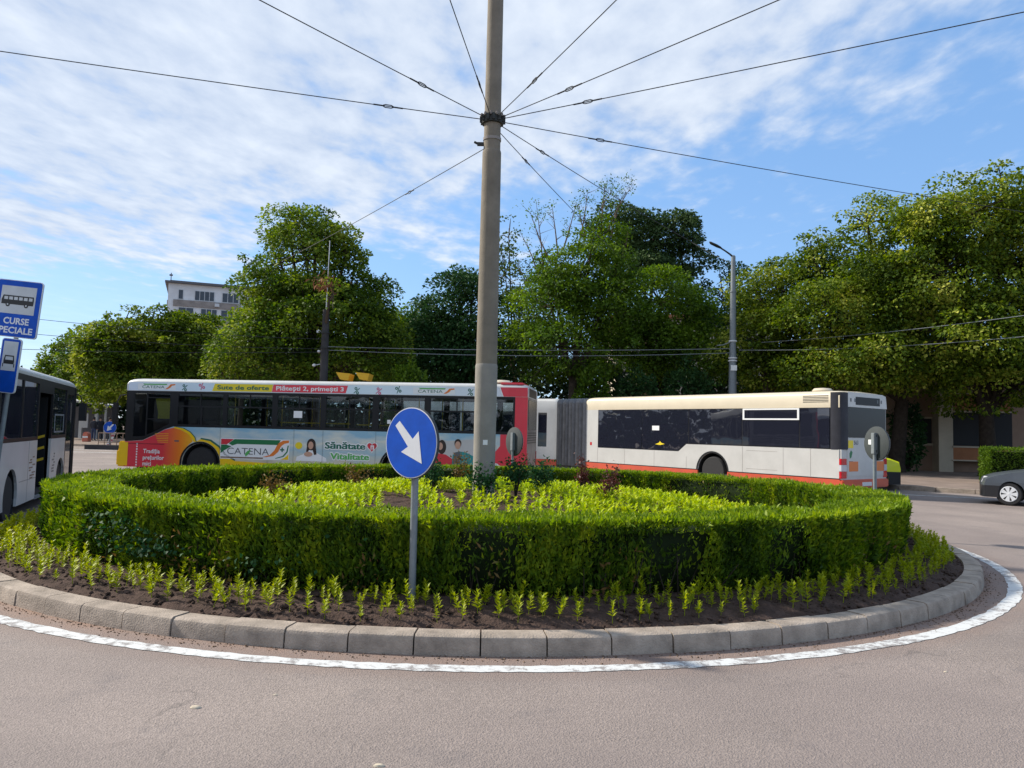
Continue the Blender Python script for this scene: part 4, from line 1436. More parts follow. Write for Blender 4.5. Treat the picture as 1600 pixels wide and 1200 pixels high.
bars.plate(rect(2.40, 2.46, 1.60, 2.115), B.near, 0.004, 0.035).plate(rect(0.66, 0.70, 1.26, 2.5), B.near, 0.004, 0.035).plate(rect(0.70, 1.42, 2.36, 2.385), B.near, 0.004, 0.03).plate(rect(0.70, 1.42, 1.72, 1.75), B.near, 0.004, 0.03)
bars.build('glazing_bars', 'bus_black', wf)
B.roof('bus_white', ZR, ZTOP)
B.bx('floor', 0.1, 12.0, 0.06, 2.44, 0.34, 0.42, 'interior_dark')
B.bx('ceiling', 0.3, 11.8, 0.06, 2.44, 2.53, 2.56, 'interior_grey')
# rear: side end caps, tail face
B.bx('tail_corner', 11.98, 12.15, 0.0, 0.05, ZB, ZR, 'bus_red')
tail = B.cross('tail', 12.10, [(0.05, ZB), (2.45, ZB), (2.45, ZR), (0.05, ZR)], 'rear_print')
B.cross('rear_window', 12.151, rect(0.22, 2.28, 1.66, 2.50), 'rear_glass', 0.01, parent=tail)
B.cross('destination_sign', 12.07, rect(0.35, 2.15, 2.60, 2.84), 'bus_black', 0.085, parent=tail)
lv = B.mb()
for k in range(5):
    lv.box(12.15, 12.158, 0.15, 2.35, 1.28 + k * 0.07, 1.31 + k * 0.07)
lv.build('louvre', 'bus_black', tail)
for d in (0.07, 2.27):
    B.cross('tail_lamp', 12.151, rect(d, d + 0.16, 0.62, 1.02), 'lamp_red', 0.012, parent=tail)
B.bx('rear_bumper', 12.15, 12.19, 0.05, 2.45, 0.30, 0.55, 'bus_red')
# front
nose = B.cross('front', -0.02, rect(0.04, 2.46, 0.98, ZR), 'bus_black', 0.06)
B.cross('windscreen', -0.03, rect(0.12, 2.38, 1.10, 2.50), 'glass_clear', 0.01, parent=nose)
B.bx('front_bumper', -0.18, 0.16, -0.008, 2.508, 0.30, 1.055, 'bus_yellow', bevel=0.03)
B.bx('bumper_lip', -0.26, -0.10, 0.0, 2.48, 0.30, 0.82, 'bus_yellow', bevel=0.05)
mir = B.mb().tube([(0.0, -0.02, 2.45), (-0.16, -0.06, 2.42), (-0.24, -0.09, 2.2)], 0.018, 6)
mir.box(-0.33, -0.20, -0.14, -0.05, 1.55, 2.2)
mir.build('mirror', 'bus_black', b1)
# inside: yellow rails, seats, curtain, sun blind
rl = B.mb()
for x in (3.2, 4.7, 5.9, 7.4, 8.9, 10.2):
    rl.tube([(x, 0.55, 0.42), (x, 0.55, 2.53)], 0.018, 6)
    rl.tube([(x + 0.4, 1.85, 0.42), (x + 0.4, 1.85, 2.53)], 0.018, 6)
rl.tube([(4.75, 0.35, 1.72), (6.9, 0.35, 1.72)], 0.02, 6)
rl.tube([(7.1, 0.35, 1.70), (8.4, 0.35, 1.70)], 0.02, 6)
rl.build('hand_rails', 'rail_yellow', b1)
rng_s = random.Random(4)
for x in (3.4, 4.2, 7.6, 8.4, 9.2, 10.0, 10.8):
    for d in (0.15, 1.75):
        s_ = B.mb().box(x, x + 0.45, d, d + 0.9 - 0.35, 0.80, 0.88).box(x + 0.42, x + 0.5, d, d + 0.55, 0.85, 1.62)
        s_.build('seat', 'seat_blue', b1)
B.bx('curtain', 0.98, 1.40, 0.10, 0.13, 1.74, 2.36, 'curtain_yellow')
cb = B.mb()
cb.plate([(0.88, 2.36), (1.0, 2.36), (0.98, 1.9)], B.near, 0.11, 0.13)
cb.build('curtain_fold', 'curtain_yellow', b1)
B.bx('yellow_beam', 0.25, 0.95, 2.30, 2.36, 1.98, 2.06, 'rail_yellow')
B.bx('cab_partition', 1.52, 1.56, 0.10, 1.3, 0.42, 2.35, 'interior_dark')
B.bx('cab_door', 1.60, 2.30, 1.1, 1.14, 0.42, 2.40, 'interior_dark')
for x0, w_, z0, z1 in ((5.30, 0.26, 1.86, 2.06), (8.12, 0.10, 1.75, 1.86)):
    B.mb().plate(rect(x0, x0 + w_, z0, z1), B.near, 0.012, 0.018).build('paper_notice', 'print_white', wf)
B.bx('engine_box', 10.9, 12.0, 0.06, 2.44, 0.42, 1.75, 'interior_dark')
sm1 = B.mb()
for x, z0, z1 in ((3.06, 0.66, 1.515), (4.55, ZB, 0.615), (5.34, ZB, 1.515), (6.22, ZB, 1.515), (7.80, 0.5, 1.515), (9.32, ZB, 1.515), (10.86, ZB, 1.515)):
    sm1.plate(rect(x, x + 0.007, z0, z1), B.near, -0.0165, -0.0155)
sm1.plate(rect(3.9, 7.8, 0.455, 0.462), B.near, -0.0165, -0.0155).plate(rect(9.3, 11.9, 0.455, 0.462), B.near, -0.0165, -0.0155)
sm1.build('panel_gaps', 'print_grey', side)
# wheels and dark arches
for x in (2.45, 8.55):
    for d, o in ((0.19, -1), (2.31, 1)):
        wheel(b1, x, d, 0.475, 0.28, o)
    B.mb().lathe([(0.60, 0.05), (0.60, 0.5), (0.05, 0.5)], 28, axis='Y', c=(x, 0, 0.46), closed=True).build('wheel_arch', 'interior_dark', b1)
    ring = circle_pts(x, 0.46, 0.64, n=22, a0=R(-12), a1=R(192), end=True) + circle_pts(x, 0.46, 0.585, n=22, a0=R(192), a1=R(-12), end=True)
    B.decal('arch_trim', ring, 'bus_black', 3)
B.bx('underbody', 0.3, 11.9, 0.2, 2.3, 0.24, 0.34, 'interior_dark')
# side print
front_art = [(0.02, ZB), (1.86, ZB), (1.83, 0.46), (1.86, 0.66), (1.98, 0.90), (2.10, 1.02), (2.20, 1.09), (2.16, 1.20), (2.02, 1.33), (1.80, 1.43), (1.55, 1.485), (1.30, 1.43), (0.95, 1.25), (0.60, 1.09), (0.02, 1.045)]
B.decal('front_print', front_art, 'print_front', 1, side)
swoop = [(1.56, 1.487), (1.80, 1.435), (2.02, 1.335), (2.16, 1.20), (2.22, 1.09), (2.30, 1.09), (2.25, 1.22), (2.10, 1.37), (1.88, 1.475), (1.62, 1.515)]
B.decal('swoosh', swoop, 'bus_yellow', 2, side)
B.decal('swoosh_edge', [(1.62, 1.516), (1.88, 1.476), (2.10, 1.371), (2.25, 1.221), (2.30, 1.09), (2.325, 1.09), (2.28, 1.23), (2.12, 1.388), (1.9, 1.492), (1.66, 1.519)], 'print_dark_green', 2, side)
yel = circle_pts(2.45, 0.46, 0.645, n=14, a0=R(108), a1=R(-10), end=True) + [(3.08, ZB), (11.4, ZB), (11.4, 0.44), (5.6, 0.50), (3.55, 0.56), (3.22, 0.72), (3.02, 0.95), (2.75, 1.12), (2.45, 1.17)]
B.decal('yellow_skirt', yel, 'bus_yellow', 1, side)
B.decal('skirt_edge', [(2.45, 1.172), (2.75, 1.122), (3.02, 0.952), (3.22, 0.722), (3.55, 0.562), (3.56, 0.60), (3.27, 0.75), (3.06, 0.985), (2.78, 1.165), (2.45, 1.21)], 'print_dark_green', 2, side)
gr = B.mb()
for k in range(6):
    gr.plate(rect(0.98 + 0.02 * k, 1.42, 1.30 - 0.05 * k, 1.312 - 0.05 * k), B.near, -0.0035, -0.0055)
gr.build('grille_lines', 'bus_yellow', side)
B.decal('fuel_flap', rect(1.62, 1.76, 1.08, 1.12), 'print_grey', 2, side)
dl = B.mb()
for k in range(9):
    dl.plate(rect(0.40, 0.445, 0.34 + k * 0.078, 0.385 + k * 0.078), B.near, -0.0035, -0.0055)
dl.build('dotted_line', 'print_white', side)
B.decal('panel_gap', rect(0.1, 1.3, 0.985, 0.998), 'black_paint', 2, side)
for i, (w_, z) in enumerate((('Tradi\u021bia', 0.72), ('pre\u021burilor', 0.53), ('mici', 0.35))):
    B.text('slogan', w_, 0.63, z, 0.125, 'print_white', 2, side, offset=0.024)
# board with the shop lettering
lb = B.decal('logo_board', rect(3.08, 5.22, 0.62, 1.22), 'print_white', 2, side)
B.decal('logo_red_corner', [(3.10, 1.20), (3.50, 1.20), (3.28, 1.04), (3.10, 1.04)], 'print_red', 3, lb)
B.decal('logo_green_bar', [(3.52, 1.20), (4.95, 1.20), (4.86, 1.06), (3.60, 1.06), (3.45, 1.01), (3.34, 1.075)], 'print_green', 3, lb)
B.decal('logo_green_corner', [(3.10, 1.03), (3.27, 1.03), (3.43, 0.99), (3.20, 0.86), (3.10, 0.78)], 'print_green', 3, lb)
B.decal('logo_swoosh', [(5.20, 1.20), (5.02, 1.19), (4.86, 1.10), (4.76, 0.90), (4.62, 0.76), (4.40, 0.70), (4.52, 0.70), (4.74, 0.74), (4.88, 0.86), (4.96, 1.02), (5.06, 1.10), (5.20, 1.13)], 'print_orange', 3, lb)
B.decal('logo_green_line', [(5.20, 1.05), (5.17, 0.86), (5.05, 0.72), (4.80, 0.66), (4.80, 0.68), (5.02, 0.745), (5.13, 0.87), (5.165, 1.05)], 'print_green', 3, lb)
B.decal('logo_cross', [(4.98, 0.86), (5.02, 0.86), (5.02, 0.905), (5.065, 0.905), (5.065, 0.945), (5.02, 0.945), (5.02, 0.99), (4.98, 0.99), (4.98, 0.945), (4.935, 0.945), (4.935, 0.905), (4.98, 0.905)], 'print_dark_green', 3, lb)
B.decal('logo_yellow_corner', [(5.20, 0.64), (5.20, 0.80), (5.09, 0.70), (4.95, 0.64)], 'bus_yellow', 3, lb)
B.decal('logo_underline', rect(3.10, 4.42, 0.645, 0.685), 'print_brown', 3, lb)
B.text('logo_lettering', 'CATENA', 3.30, 0.76, 0.20, 'print_grey', 3, lb, width=1.30, offset=-0.004)
B.decal('logo_leaf', [(3.88, 0.70), (3.96, 0.76), (4.04, 0.90), (3.93, 0.86), (3.86, 0.78)], 'print_light_green', 4, lb)
# printed woman and yellow sun
wm = B.decal('printed_woman', [(5.42, 0.62), (5.45, 0.74), (5.62, 0.80), (5.74, 0.90), (5.80, 0.94), (5.94, 0.94), (6.02, 0.88), (6.18, 0.80), (6.34, 0.72), (6.36, 0.62)], 'print_white', 2, side)
B.decal('hair', circle_pts(5.88, 1.10, 0.135, 0.17, 20) , 'print_hair', 3, wm)
B.decal('hair_lock', [(5.76, 1.10), (6.01, 1.10), (6.05, 0.82), (5.98, 0.80), (5.93, 0.94), (5.82, 0.94), (5.76, 0.84), (5.73, 0.86)], 'print_hair', 4, wm)
B.decal('face', circle_pts(5.87, 1.075, 0.078, 0.112, 18), 'print_skin', 5, wm)
B.decal('hands', circle_pts(5.80, 0.82, 0.13, 0.07, 14), 'print_skin', 5, wm)
B.decal('printed_sun', circle_pts(5.50, 1.06, 0.11, 0.10, 18), 'print_yellow', 2, side)
for w_, x_, z_, h_, mt, wd in (('S\u0103n\u0103tate', 6.30, 1.00, 0.185, 'print_dark_green', 1.20), ('Vitalitate', 6.47, 0.70, 0.18, 'print_light_green', 1.15)):
    so = B.outline_text('slogan_outline', w_, x_, z_, h_, 'print_white', 0.032, side, offset=0.018, width=wd)
    sl_ = B.mb()
    for k, dx in enumerate((0.0, 0.008, 0.016)):
        add_text(sl_, w_, x_ - 0.008 + dx, z_, h_, B.near, -0.0115 - 0.0003 * k, offset=0.018, width=wd)
    sl_.build('slogan', mt, side)
def heart(cx, cz, s):
    o = []
    for i in range(26):
        t = 2 * math.pi * i / 26
        o.append((cx + s * 16 * math.sin(t) ** 3 / 17, cz + s * (13 * math.cos(t) - 5 * math.cos(2 * t) - 2 * math.cos(3 * t) - math.cos(4 * t)) / 17))
    return o
hh = B.decal('heart_outline', heart(7.70, 1.08, 0.185), 'print_white', 2, side)
B.decal('heart', heart(7.70, 1.08, 0.15), 'print_red', 3, hh)
B.decal('heart_mark', [(7.66, 1.0), (7.69, 1.0), (7.69, 1.09), (7.72, 1.09), (7.72, 1.0), (7.76, 1.0), (7.76, 1.12), (7.66, 1.12)], 'print_white', 4, hh)
# printed couple and red ribbon near the tail
sw = B.decal('cloud_print', [(8.9, 0.55), (9.3, 1.15), (9.5, 1.42), (9.9, 1.30), (10.8, 1.38), (11.3, 1.22), (11.38, 0.55)], 'bus_white', 1, side)
c1 = B.decal('printed_couple', [(9.38, 0.55), (9.42, 0.78), (9.60, 0.95), (9.86, 0.92), (10.05, 0.80), (10.06, 0.55)], 'print_red', 2, sw)
B.decal('hair', circle_pts(9.74, 1.13, 0.125, 0.20, 18), 'print_hair', 3, c1)
B.decal('face', circle_pts(9.70, 1.15, 0.07, 0.105, 16), 'print_skin', 4, c1)
c2 = B.decal('printed_man', [(10.02, 0.55), (10.06, 0.92), (10.22, 1.02), (10.42, 1.0), (10.72, 0.86), (10.82, 0.55)], 'print_teal', 2, sw)
B.decal('collar', [(10.06, 0.60), (10.10, 0.98), (10.26, 1.02), (10.30, 0.82), (10.20, 0.60)], 'print_grey', 3, c2)
B.decal('hair', circle_pts(10.20, 1.24, 0.10, 0.125, 18), 'print_hair', 3, c2)
B.decal('face', circle_pts(10.20, 1.19, 0.08, 0.11, 16), 'print_skin', 4, c2)
B.decal('red_ribbon', [(10.9, 0.50), (11.0, 0.82), (11.2, 0.95), (11.42, 1.22), (11.55, 1.22), (11.6, 0.5)], 'bus_red', 3, sw)
B.decal('ribbon_line', [(10.94, 0.60), (11.02, 0.70), (11.16, 0.64), (11.3, 0.72), (11.46, 0.62), (11.46, 0.57), (11.3, 0.66), (11.16, 0.58), (11.02, 0.64)], 'print_white', 4, sw)
B.decal('red_tail_print', [(11.40, ZB), (12.0, ZB), (12.0, 1.518), (11.40, 1.518)], 'bus_red', 2, side)
B.decal('red_pillar', [(11.80, 1.53), (12.0, 1.53), (12.0, ZR), (11.80, ZR)], 'bus_red', 1, wf)
# advert band along the roof edge
bd = B.decal('roof_band', rect(0.06, 12.14, ZR + 0.01, 2.835), 'print_band', 1)
B.decal('yellow_flash', [(2.74, ZR + 0.025), (4.60, ZR + 0.025), (4.64, 2.82), (2.82, 2.82)], 'print_yellow', 2, bd)
B.decal('red_flash', [(4.61, ZR + 0.025), (6.86, ZR + 0.025), (6.92, 2.82), (4.65, 2.82)], 'bus_red', 2, bd)
B.text('slogan', 'Sute de oferte', 2.90, 2.655, 0.125, 'print_dark_green', 3, bd, offset=0.024, width=1.62)
B.text('slogan', 'Pl\u0103te\u0219ti 2, prime\u0219ti 3', 4.74, 2.655, 0.125, 'print_white', 3, bd, offset=0.024, width=2.06)
for x, mt, rt in ((1.76, 'print_dark_green', -0.25), (2.36, 'print_pink', 0.35), (7.08, 'print_dark_green', -0.3), (7.74, 'print_pink', -0.3), (8.36, 'print_dark_green', 0.25), (10.42, 'print_dark_green', -0.2)):
    B.text('percent_sign', '%', x, 2.62, 0.19, mt, 2, bd, rot=rt, offset=0.012)
for x in (0.36, 8.86):
    lg = B.decal('small_logo', rect(x, x + 1.22, 2.615, 2.80), 'print_white', 2, bd)
    B.decal('logo_bar', [(x + 0.16, 2.79), (x + 0.95, 2.79), (x + 0.92, 2.755), (x + 0.20, 2.755)], 'print_light_green', 3, lg)
    B.decal('logo_swoosh', [(x + 1.20, 2.79), (x + 1.05, 2.78), (x + 0.98, 2.70), (x + 0.88, 2.635), (x + 0.96, 2.635), (x + 1.05, 2.68), (x + 1.10, 2.74), (x + 1.20, 2.755)], 'print_orange', 3, lg)
    B.text('lettering', 'CATENA', x + 0.14, 2.655, 0.085, 'print_dark_green', 3, lg, width=0.72)
B.decal('red_band', [(11.44, ZR + 0.008), (12.145, ZR + 0.008), (12.145, 2.84), (11.33, 2.84)], 'bus_red', 2, bd)
B.decal('white_slash', [(11.33, 2.842), (11.44, ZR + 0.005), (11.47, ZR + 0.005), (11.37, 2.842)], 'print_white', 3, bd)
rc = B.mb().box(11.36, 12.02, 0.06, 2.44, 2.90, 2.985)
rc.build('red_roof_end', 'bus_red', b1, bevel=0.03)
hatch = B.mb().lathe([(0.30, 2.96), (0.33, 3.0), (0.26, 3.06), (0.02, 3.08)], 20, c=(11.3, 0.5, 0))
hatch.build('roof_vent', 'bus_cream', b1, 0.8)

# --- the articulated white bus --------------------------------------------
U2 = Vector((0.6, -0.8, 0))
LT = 10.5
P2 = Vector((9.231, 21.6, 0))
b2 = thing('articulated_bus', 'white and orange-red articulated bus with dark windows and grey bellows', 'bus', P2 - U2 * LT, math.atan2(-0.8, 0.6))
T = Bus(b2, LT)
ZS, ZT2, ZR2, ZTOP2 = 0.24, 1.32, 2.50, 2.99
XA = LT - 4.42
def strip_parts(L, xc, r, zc_, z0, z1):
    """A low horizontal strip cut in two by a wheel arch higher than itself."""
    zz = [z0 + (z1 - z0) * i / 5 for i in range(6)]
    xo = [math.sqrt(r * r - (z - zc_) ** 2) for z in zz]
    return ([(0.0, z0)] + [(xc - x, z) for x, z in zip(xo, zz)] + [(0.0, z1)],
            [(L, z1)] + [(xc + x, z) for x, z in reversed(list(zip(xo, zz)))] + [(L, z0)])
for q in strip_parts(LT, XA, 0.60, 0.46, ZS, 0.475):
    T.wall('skirt', q, 'bus_orange_red')
wp = [(0.0, 0.505), ] + arch_notch(XA, 0.46, 0.60, 0.505) + [(LT - 0.02, 0.505), (LT - 0.02, 1.315), (LT - 0.27, 1.315), (5.0, 1.315), (4.66, 1.06), (0.67, 1.06), (0.67, ZR2), (0.0, ZR2)]
wsd = T.wall('side_panel', wp, 'bus_white')
for q in strip_parts(LT, XA, 0.60, 0.46, 0.477, 0.503):
    T.wall('trim_strip', q, 'bus_black', thick=0.03)
winp = [(0.672, 1.062), (4.658, 1.062), (4.998, 1.317), (LT - 0.272, 1.317), (LT - 0.272, ZR2), (0.672, ZR2)]
gl = T.wall('window_strip', winp, 'bus_black', thick=0.03)
pn = random.Random(17)
for x0_, x1_ in ((0.70, 2.955), (2.985, 5.085), (5.115, 7.235), (7.265, 9.235), (9.265, LT - 0.30)):
    zl = 1.345 if x0_ > 5 else 1.09
    k1, k2 = pn.uniform(-0.006, 0.006), pn.uniform(-0.008, 0.008)
    q = [(x0_, zl), (x1_, zl), (x1_, ZR2 - 0.02), (x0_, ZR2 - 0.02)]
    if x0_ < 4 < x1_:
        q = [(x0_, zl), (4.645, zl), (4.985, 1.345), (x1_, 1.345), (x1_, ZR2 - 0.02), (x0_, ZR2 - 0.02)]
    T.mb().plate(q, lambda a, b, t, k1=k1, k2=k2, xm=(x0_ + x1_) / 2: T.near(a, b, t - abs(k1) - abs(k2) + k1 * (a - xm) + k2 * (b - 1.8)), -0.004, -0.002).build('window_pane', 'glass_smoke', gl)
sm = T.mb()
for x in (2.97, 5.10, 7.25, 9.25):
    sm.plate(rect(x - 0.012, x + 0.012, 1.325 if x > 5 else 1.07, ZR2 - 0.004), T.near, -0.001, 0.01)
sm.build('window_seams', 'rubber', gl)
hx0, hx1 = LT - 3.22, LT - 1.25
T.mb().plate(rect(hx0, hx1, 2.14, 2.49), T.near, -0.034, -0.002, holes=[rect(hx0 + 0.06, hx1 - 0.06, 2.185, 2.445)]).build('hopper_frame', 'print_white', gl)
T.mb().plate(rect(LT - 7.03, LT - 6.70, 1.76, 1.92), T.near, -0.026, -0.024).build('paper_notice', 'print_white', gl)
sm2 = T.mb()
for x, z0, z1 in ((0.66, 0.51, 1.05), (2.1, 0.51, 1.05), (3.55, 0.51, 1.05), (5.0, 0.51, 0.9), (7.25, 0.51, 1.31), (8.7, 0.51, 1.31), (9.6, 0.51, 1.31)):
    sm2.plate(rect(x, x + 0.008, z0, z1), T.near, -0.0025, -0.0005)
sm2.plate(rect(7.4, 8.5, 0.62, 0.628), T.near, -0.0025, -0.0005).plate(rect(7.4, 8.5, 1.18, 1.188), T.near, -0.0025, -0.0005)
sm2.build('panel_gaps', 'block_grey', wsd)
stk = T.mb().plate([(3.62, 1.27), (3.80, 1.33), (3.84, 1.39), (3.90, 1.33), (4.06, 1.29), (3.86, 1.25)], T.near, -0.026, -0.024)
stk.build('window_sticker', 'print_yellow', gl)
T.decal('warning_sticker', rect(0.24, 0.34, 1.14, 1.26), 'lamp_red', 1, wsd)
T.roof('bus_cream', ZR2, ZTOP2, drop=0.06)
ve = T.mb()
for k in range(5):
    ve.plate(rect(LT - 1.14, LT - 0.34, 2.655 + k * 0.044, 2.672 + k * 0.044), T.near, -0.004, 0.0)
ve.build('vent_grille', 'black_paint', b2)
hatch = T.mb().lathe([(0.26, 2.98), (0.30, 3.03), (0.24, 3.10), (0.02, 3.12)], 20, c=(LT - 1.0, 0.8, 0))
hatch.build('roof_hatch', 'bus_cream', b2, 0.8)
T.wall('far_side_panel', rect(0, LT, ZS, 1.3), 'bus_white', 'far')
T.wall('far_window_strip', rect(0, LT, 1.3, ZR2), 'glass_smoke', 'far')
T.bx('floor', 0.05, LT - 0.1, 0.06, 2.44, 0.30, 0.40, 'interior_dark')
T.bx('interior_lining', 0.05, LT - 0.3, 1.2, 1.25, 0.4, 2.45, 'interior_dark')
for d, o in ((0.19, -1), (2.31, 1)):
    wheel(b2, XA, d, 0.475, 0.30, o)
T.mb().lathe([(0.61, 0.05), (0.61, 0.5), (0.05, 0.5)], 28, axis='Y', c=(XA, 0, 0.46), closed=True).build('wheel_arch', 'interior_dark', b2)
ring = circle_pts(XA, 0.46, 0.655, n=22, a0=R(4), a1=R(176), end=True) + circle_pts(XA, 0.46, 0.60, n=22, a0=R(176), a1=R(4), end=True)
T.decal('arch_trim', ring, 'bus_black', 2)
# tail
pl = T.mb()
pp = [(LT - 0.268, -0.014), (LT - 0.06, -0.012), (LT + 0.02, 0.03), (LT + 0.065, 0.12), (LT + 0.078, 0.305)]
pi_ = [(LT - 0.02, 0.30), (LT - 0.04, 0.16), (LT - 0.1, 0.08), (LT - 0.27, 0.05)]
pl.plate(pp + pi_, lambda a, b, t: (a, b, t), 1.32, 2.935)
pl.build('corner_pillar', 'pillar_dark', b2, 0.6)
tail = T.cross('tail', LT - 0.03, [(0.02, 0.47), (2.48, 0.47), (2.48, 2.52), (0.30, 2.52), (0.30, 1.315), (0.02, 1.315)], 'bus_white', 0.07)
T.cross('tail_top', LT + 0.045, [(0.31, 2.53), (2.48, 2.53), (2.42, 2.90), (2.2, 2.945), (0.31, 2.955)], 'bus_white', 0.03, parent=tail)
T.cross('destination_sign', LT + 0.0755, rect(0.72, 2.06, 2.60, 2.83), 'bus_black', 0.006, parent=tail)
T.cross('rear_window', LT + 0.041, rect(0.31, 2.44, 1.66, 2.525), 'rear_glass', 0.012, parent=tail)
T.cross('engine_cover', LT + 0.0405, rect(0.31, 2.40, 0.56, 1.64), 'bus_white', 0.010, parent=tail)
for d in (0.55, 2.02):
    T.cross('marker_lamp', LT + 0.0755, rect(d - 0.12, d - 0.06, 2.68, 2.78), 'print_grey', 0.008, parent=tail)
    T.cross('marker_lamp', LT + 0.0755, rect(d + 0.10, d + 0.16, 2.68, 2.78), 'print_grey', 0.008, parent=tail)
for d in (0.40, 1.86):
    T.cross('reflector_panel', LT + 0.051, rect(d, d + 0.48, 0.70, 0.98), 'lamp_orange', 0.005, parent=tail)
T.cross('yellow_sticker', LT + 0.051, rect(0.36, 0.62, 1.36, 1.58), 'print_yellow', 0.004, parent=tail)
num = MB()
add_text(num, '563', 0.66, 1.46, 0.12, lambda a, b, t: (LT + 0.053 + t, a, b), 0.0, offset=0.02)
num.build('number', 'print_grey', tail)
T.cross('green_mark', LT + 0.051, [(0.44, 1.06), (0.52, 1.10), (0.58, 1.24), (0.50, 1.30), (0.42, 1.20)], 'print_green', 0.004, parent=tail)
T.cross('small_mark', LT + 0.051, rect(0.40, 0.60, 0.94, 0.99), 'print_grey', 0.004, parent=tail)
for d0, d1 in ((-0.006, 0.27), (2.30, 2.506)):
    for z0, z1, mt in ((0.505, 0.70, 'lamp_red'), (0.705, 0.88, 'lamp_clear'), (0.885, 1.06, 'lamp_red')):
        T.bx('tail_lamp', LT - 0.02, LT + 0.056, d0, d1, z0, z1, mt, tail, bevel=0.006)
bp_ = T.bx('rear_bumper', LT - 0.05, LT + 0.11, -0.004, 2.504, 0.22, 0.47, 'bus_orange_red', bevel=0.03)
T.cross('number_plate', LT + 0.1105, rect(1.0, 1.52, 0.28, 0.39), 'plate_white', 0.006, parent=bp_)
# bellows and the front carriage, bent to the left
PHI = R(26)
BX = 1.77
nb = 18
prof = [(-0.02, 0.30), (-0.02, 2.78), (0.12, 2.92), (2.38, 2.92), (2.52, 2.78), (2.52, 0.30)]
bv, bf = [], []
for i in range(nb + 1):
    t = i / nb
    a = PHI * t
    amp = 0.07 if i % 2 else -0.06
    cx_, cy_ = -BX * t, -0.06 * math.sin(math.pi * t)
    for d, z in prof:
        dd = d + (-amp if d < 0.5 else amp)
        zz = z + (amp * 0.6 if z > 2.5 else 0)
        bv.append((cx_ - dd * math.sin(a), cy_ + dd * math.cos(a), zz))
n = len(prof)
for i in range(nb):
    for j in range(n - 1):
        bf.append((i * n + j, i * n + j + 1, (i + 1) * n + j + 1, (i + 1) * n + j))
bel = MB()
bel.add(bv, bf)
bel.m = [(0, 1, 0, 2)[(k // (n - 1)) % 4] for k in range(len(bf))]  # grey ridges; fold highlights and dark valleys painted as alternating face colours
bel.build('bellows', ['bellows_rubber', 'pillar_dark', 'rim_steel'], b2)
cph, sph = math.cos(PHI), math.sin(PHI)
LF = 7.6
def fx(x, y, z):                          # x runs from the bellows (LF) to the nose (0)
    q = x - LF
    return (-BX + q * cph - y * sph, q * sph + y * cph, z)
Fb = Bus(b2, LF, xf=fx)
fh = [rect(a, b, 1.34, 2.44) for a, b in ((0.3, 1.4), (1.6, 3.0), (3.15, 4.6), (4.75, 6.2))]
Fb.wall('front_carriage_side', lower_poly(LF, 0.50, ZR2, (2.4,), 0.60, 0.46), 'bus_white', holes=fh + [rect(6.75, 7.15, 1.0, 2.4)])
for q in strip_parts(LF, 2.4, 0.60, 0.46, ZS, 0.495):
    Fb.wall('front_carriage_skirt', q, 'bus_orange_red')
Fb.panes(fh + [rect(6.75, 7.15, 1.0, 2.4)], 'glass_smoke')
Fb.roof('bus_white', ZR2, ZTOP2, drop=0.06)
Fb.wall('front_carriage_far_side', rect(0, LF, ZS, ZR2), 'bus_white', 'far')
Fb.cross('front', -0.03, rect(0.02, 2.48, 0.3, ZR2), 'bus_white', 0.06, holes=[rect(0.15, 2.35, 1.1, 2.4)])
Fb.cross('windscreen', 0.0, rect(0.15, 2.35, 1.1, 2.4), 'glass_smoke', 0.01)
Fb.bx('front_carriage_floor', 0.1, LF, 0.06, 2.44, 0.3, 0.4, 'interior_dark')
for d, o in ((0.19, -1), (2.31, 1)):
    w_ = wheel(b2, 0, 0, 0.475, 0.30, o)
    w_.location = Vector(fx(2.4, d, 0.475))
    w_.rotation_euler = (0, 0, PHI)

# --- the bus at the left edge ---------------------------------------------
th = R(21.5)
u3 = Vector((math.sin(th), -math.cos(th), 0))
b3 = thing('city_bus', 'white city bus with black upper half and an open middle door at the left edge', 'bus', Vector((-10.75, 17.8, -0.37)) - u3 * 3.95, math.atan2(u3.y, u3.x))
D3 = Bus(b3, 11.6, sgn=-1)
ZS3, ZB3, ZR3, ZT3 = 0.28, 1.56, 2.92, 3.10
DX0, DX1 = 3.24, 4.80
arc3 = (1.78, 7.08)
polyA = [(1.28, ZS3)] + arch_notch(1.78, 0.48, 0.57, ZS3) + [(DX0, ZS3), (DX0, ZB3), (1.28, ZB3)]
polyB = [(DX1, ZS3)] + arch_notch(7.08, 0.48, 0.57, ZS3) + [(11.6, ZS3), (11.6, ZB3), (DX1, ZB3)]
sA = D3.wall('front_side_panel', polyA, 'bus_white')
sB = D3.wall('rear_side_panel', polyB, 'bus_white')
gh = [rect(1.34, 3.16, 1.64, 2.80), rect(4.9, 6.35, 1.64, 2.80), rect(6.45, 8.2, 1.64, 2.80), rect(8.3, 10.0, 1.64, 2.80), rect(10.1, 11.4, 1.64, 2.80)]
wb3 = D3.wall('window_band', [(0.06, 0.34), (1.275, 0.34), (1.275, ZB3 + 0.003), (DX0, ZB3 + 0.003), (DX0, 2.62), (DX1, 2.62), (DX1, ZB3 + 0.003), (11.6, ZB3 + 0.003), (11.6, ZR3), (0.06, ZR3)], 'bus_black', holes=gh + [rect(0.16, 1.18, 0.5, 2.7)])
D3.panes(gh + [rect(0.16, 1.18, 0.5, 2.7)], 'glass_smoke', 'window_pane', wb3)
sl = D3.mb().plate(rect(1.7, 2.95, 1.70, 2.16), D3.near, -0.012, -0.002, holes=[rect(1.75, 2.9, 1.74, 2.12)])
sl.build('sliding_window_frame', 'galvanised', wb3)
D3.roof('bus_white', ZR3, ZT3, drop=0.14)
D3.wall('far_side_panel', rect(0, 11.6, ZS3, ZB3), 'bus_white', 'far')
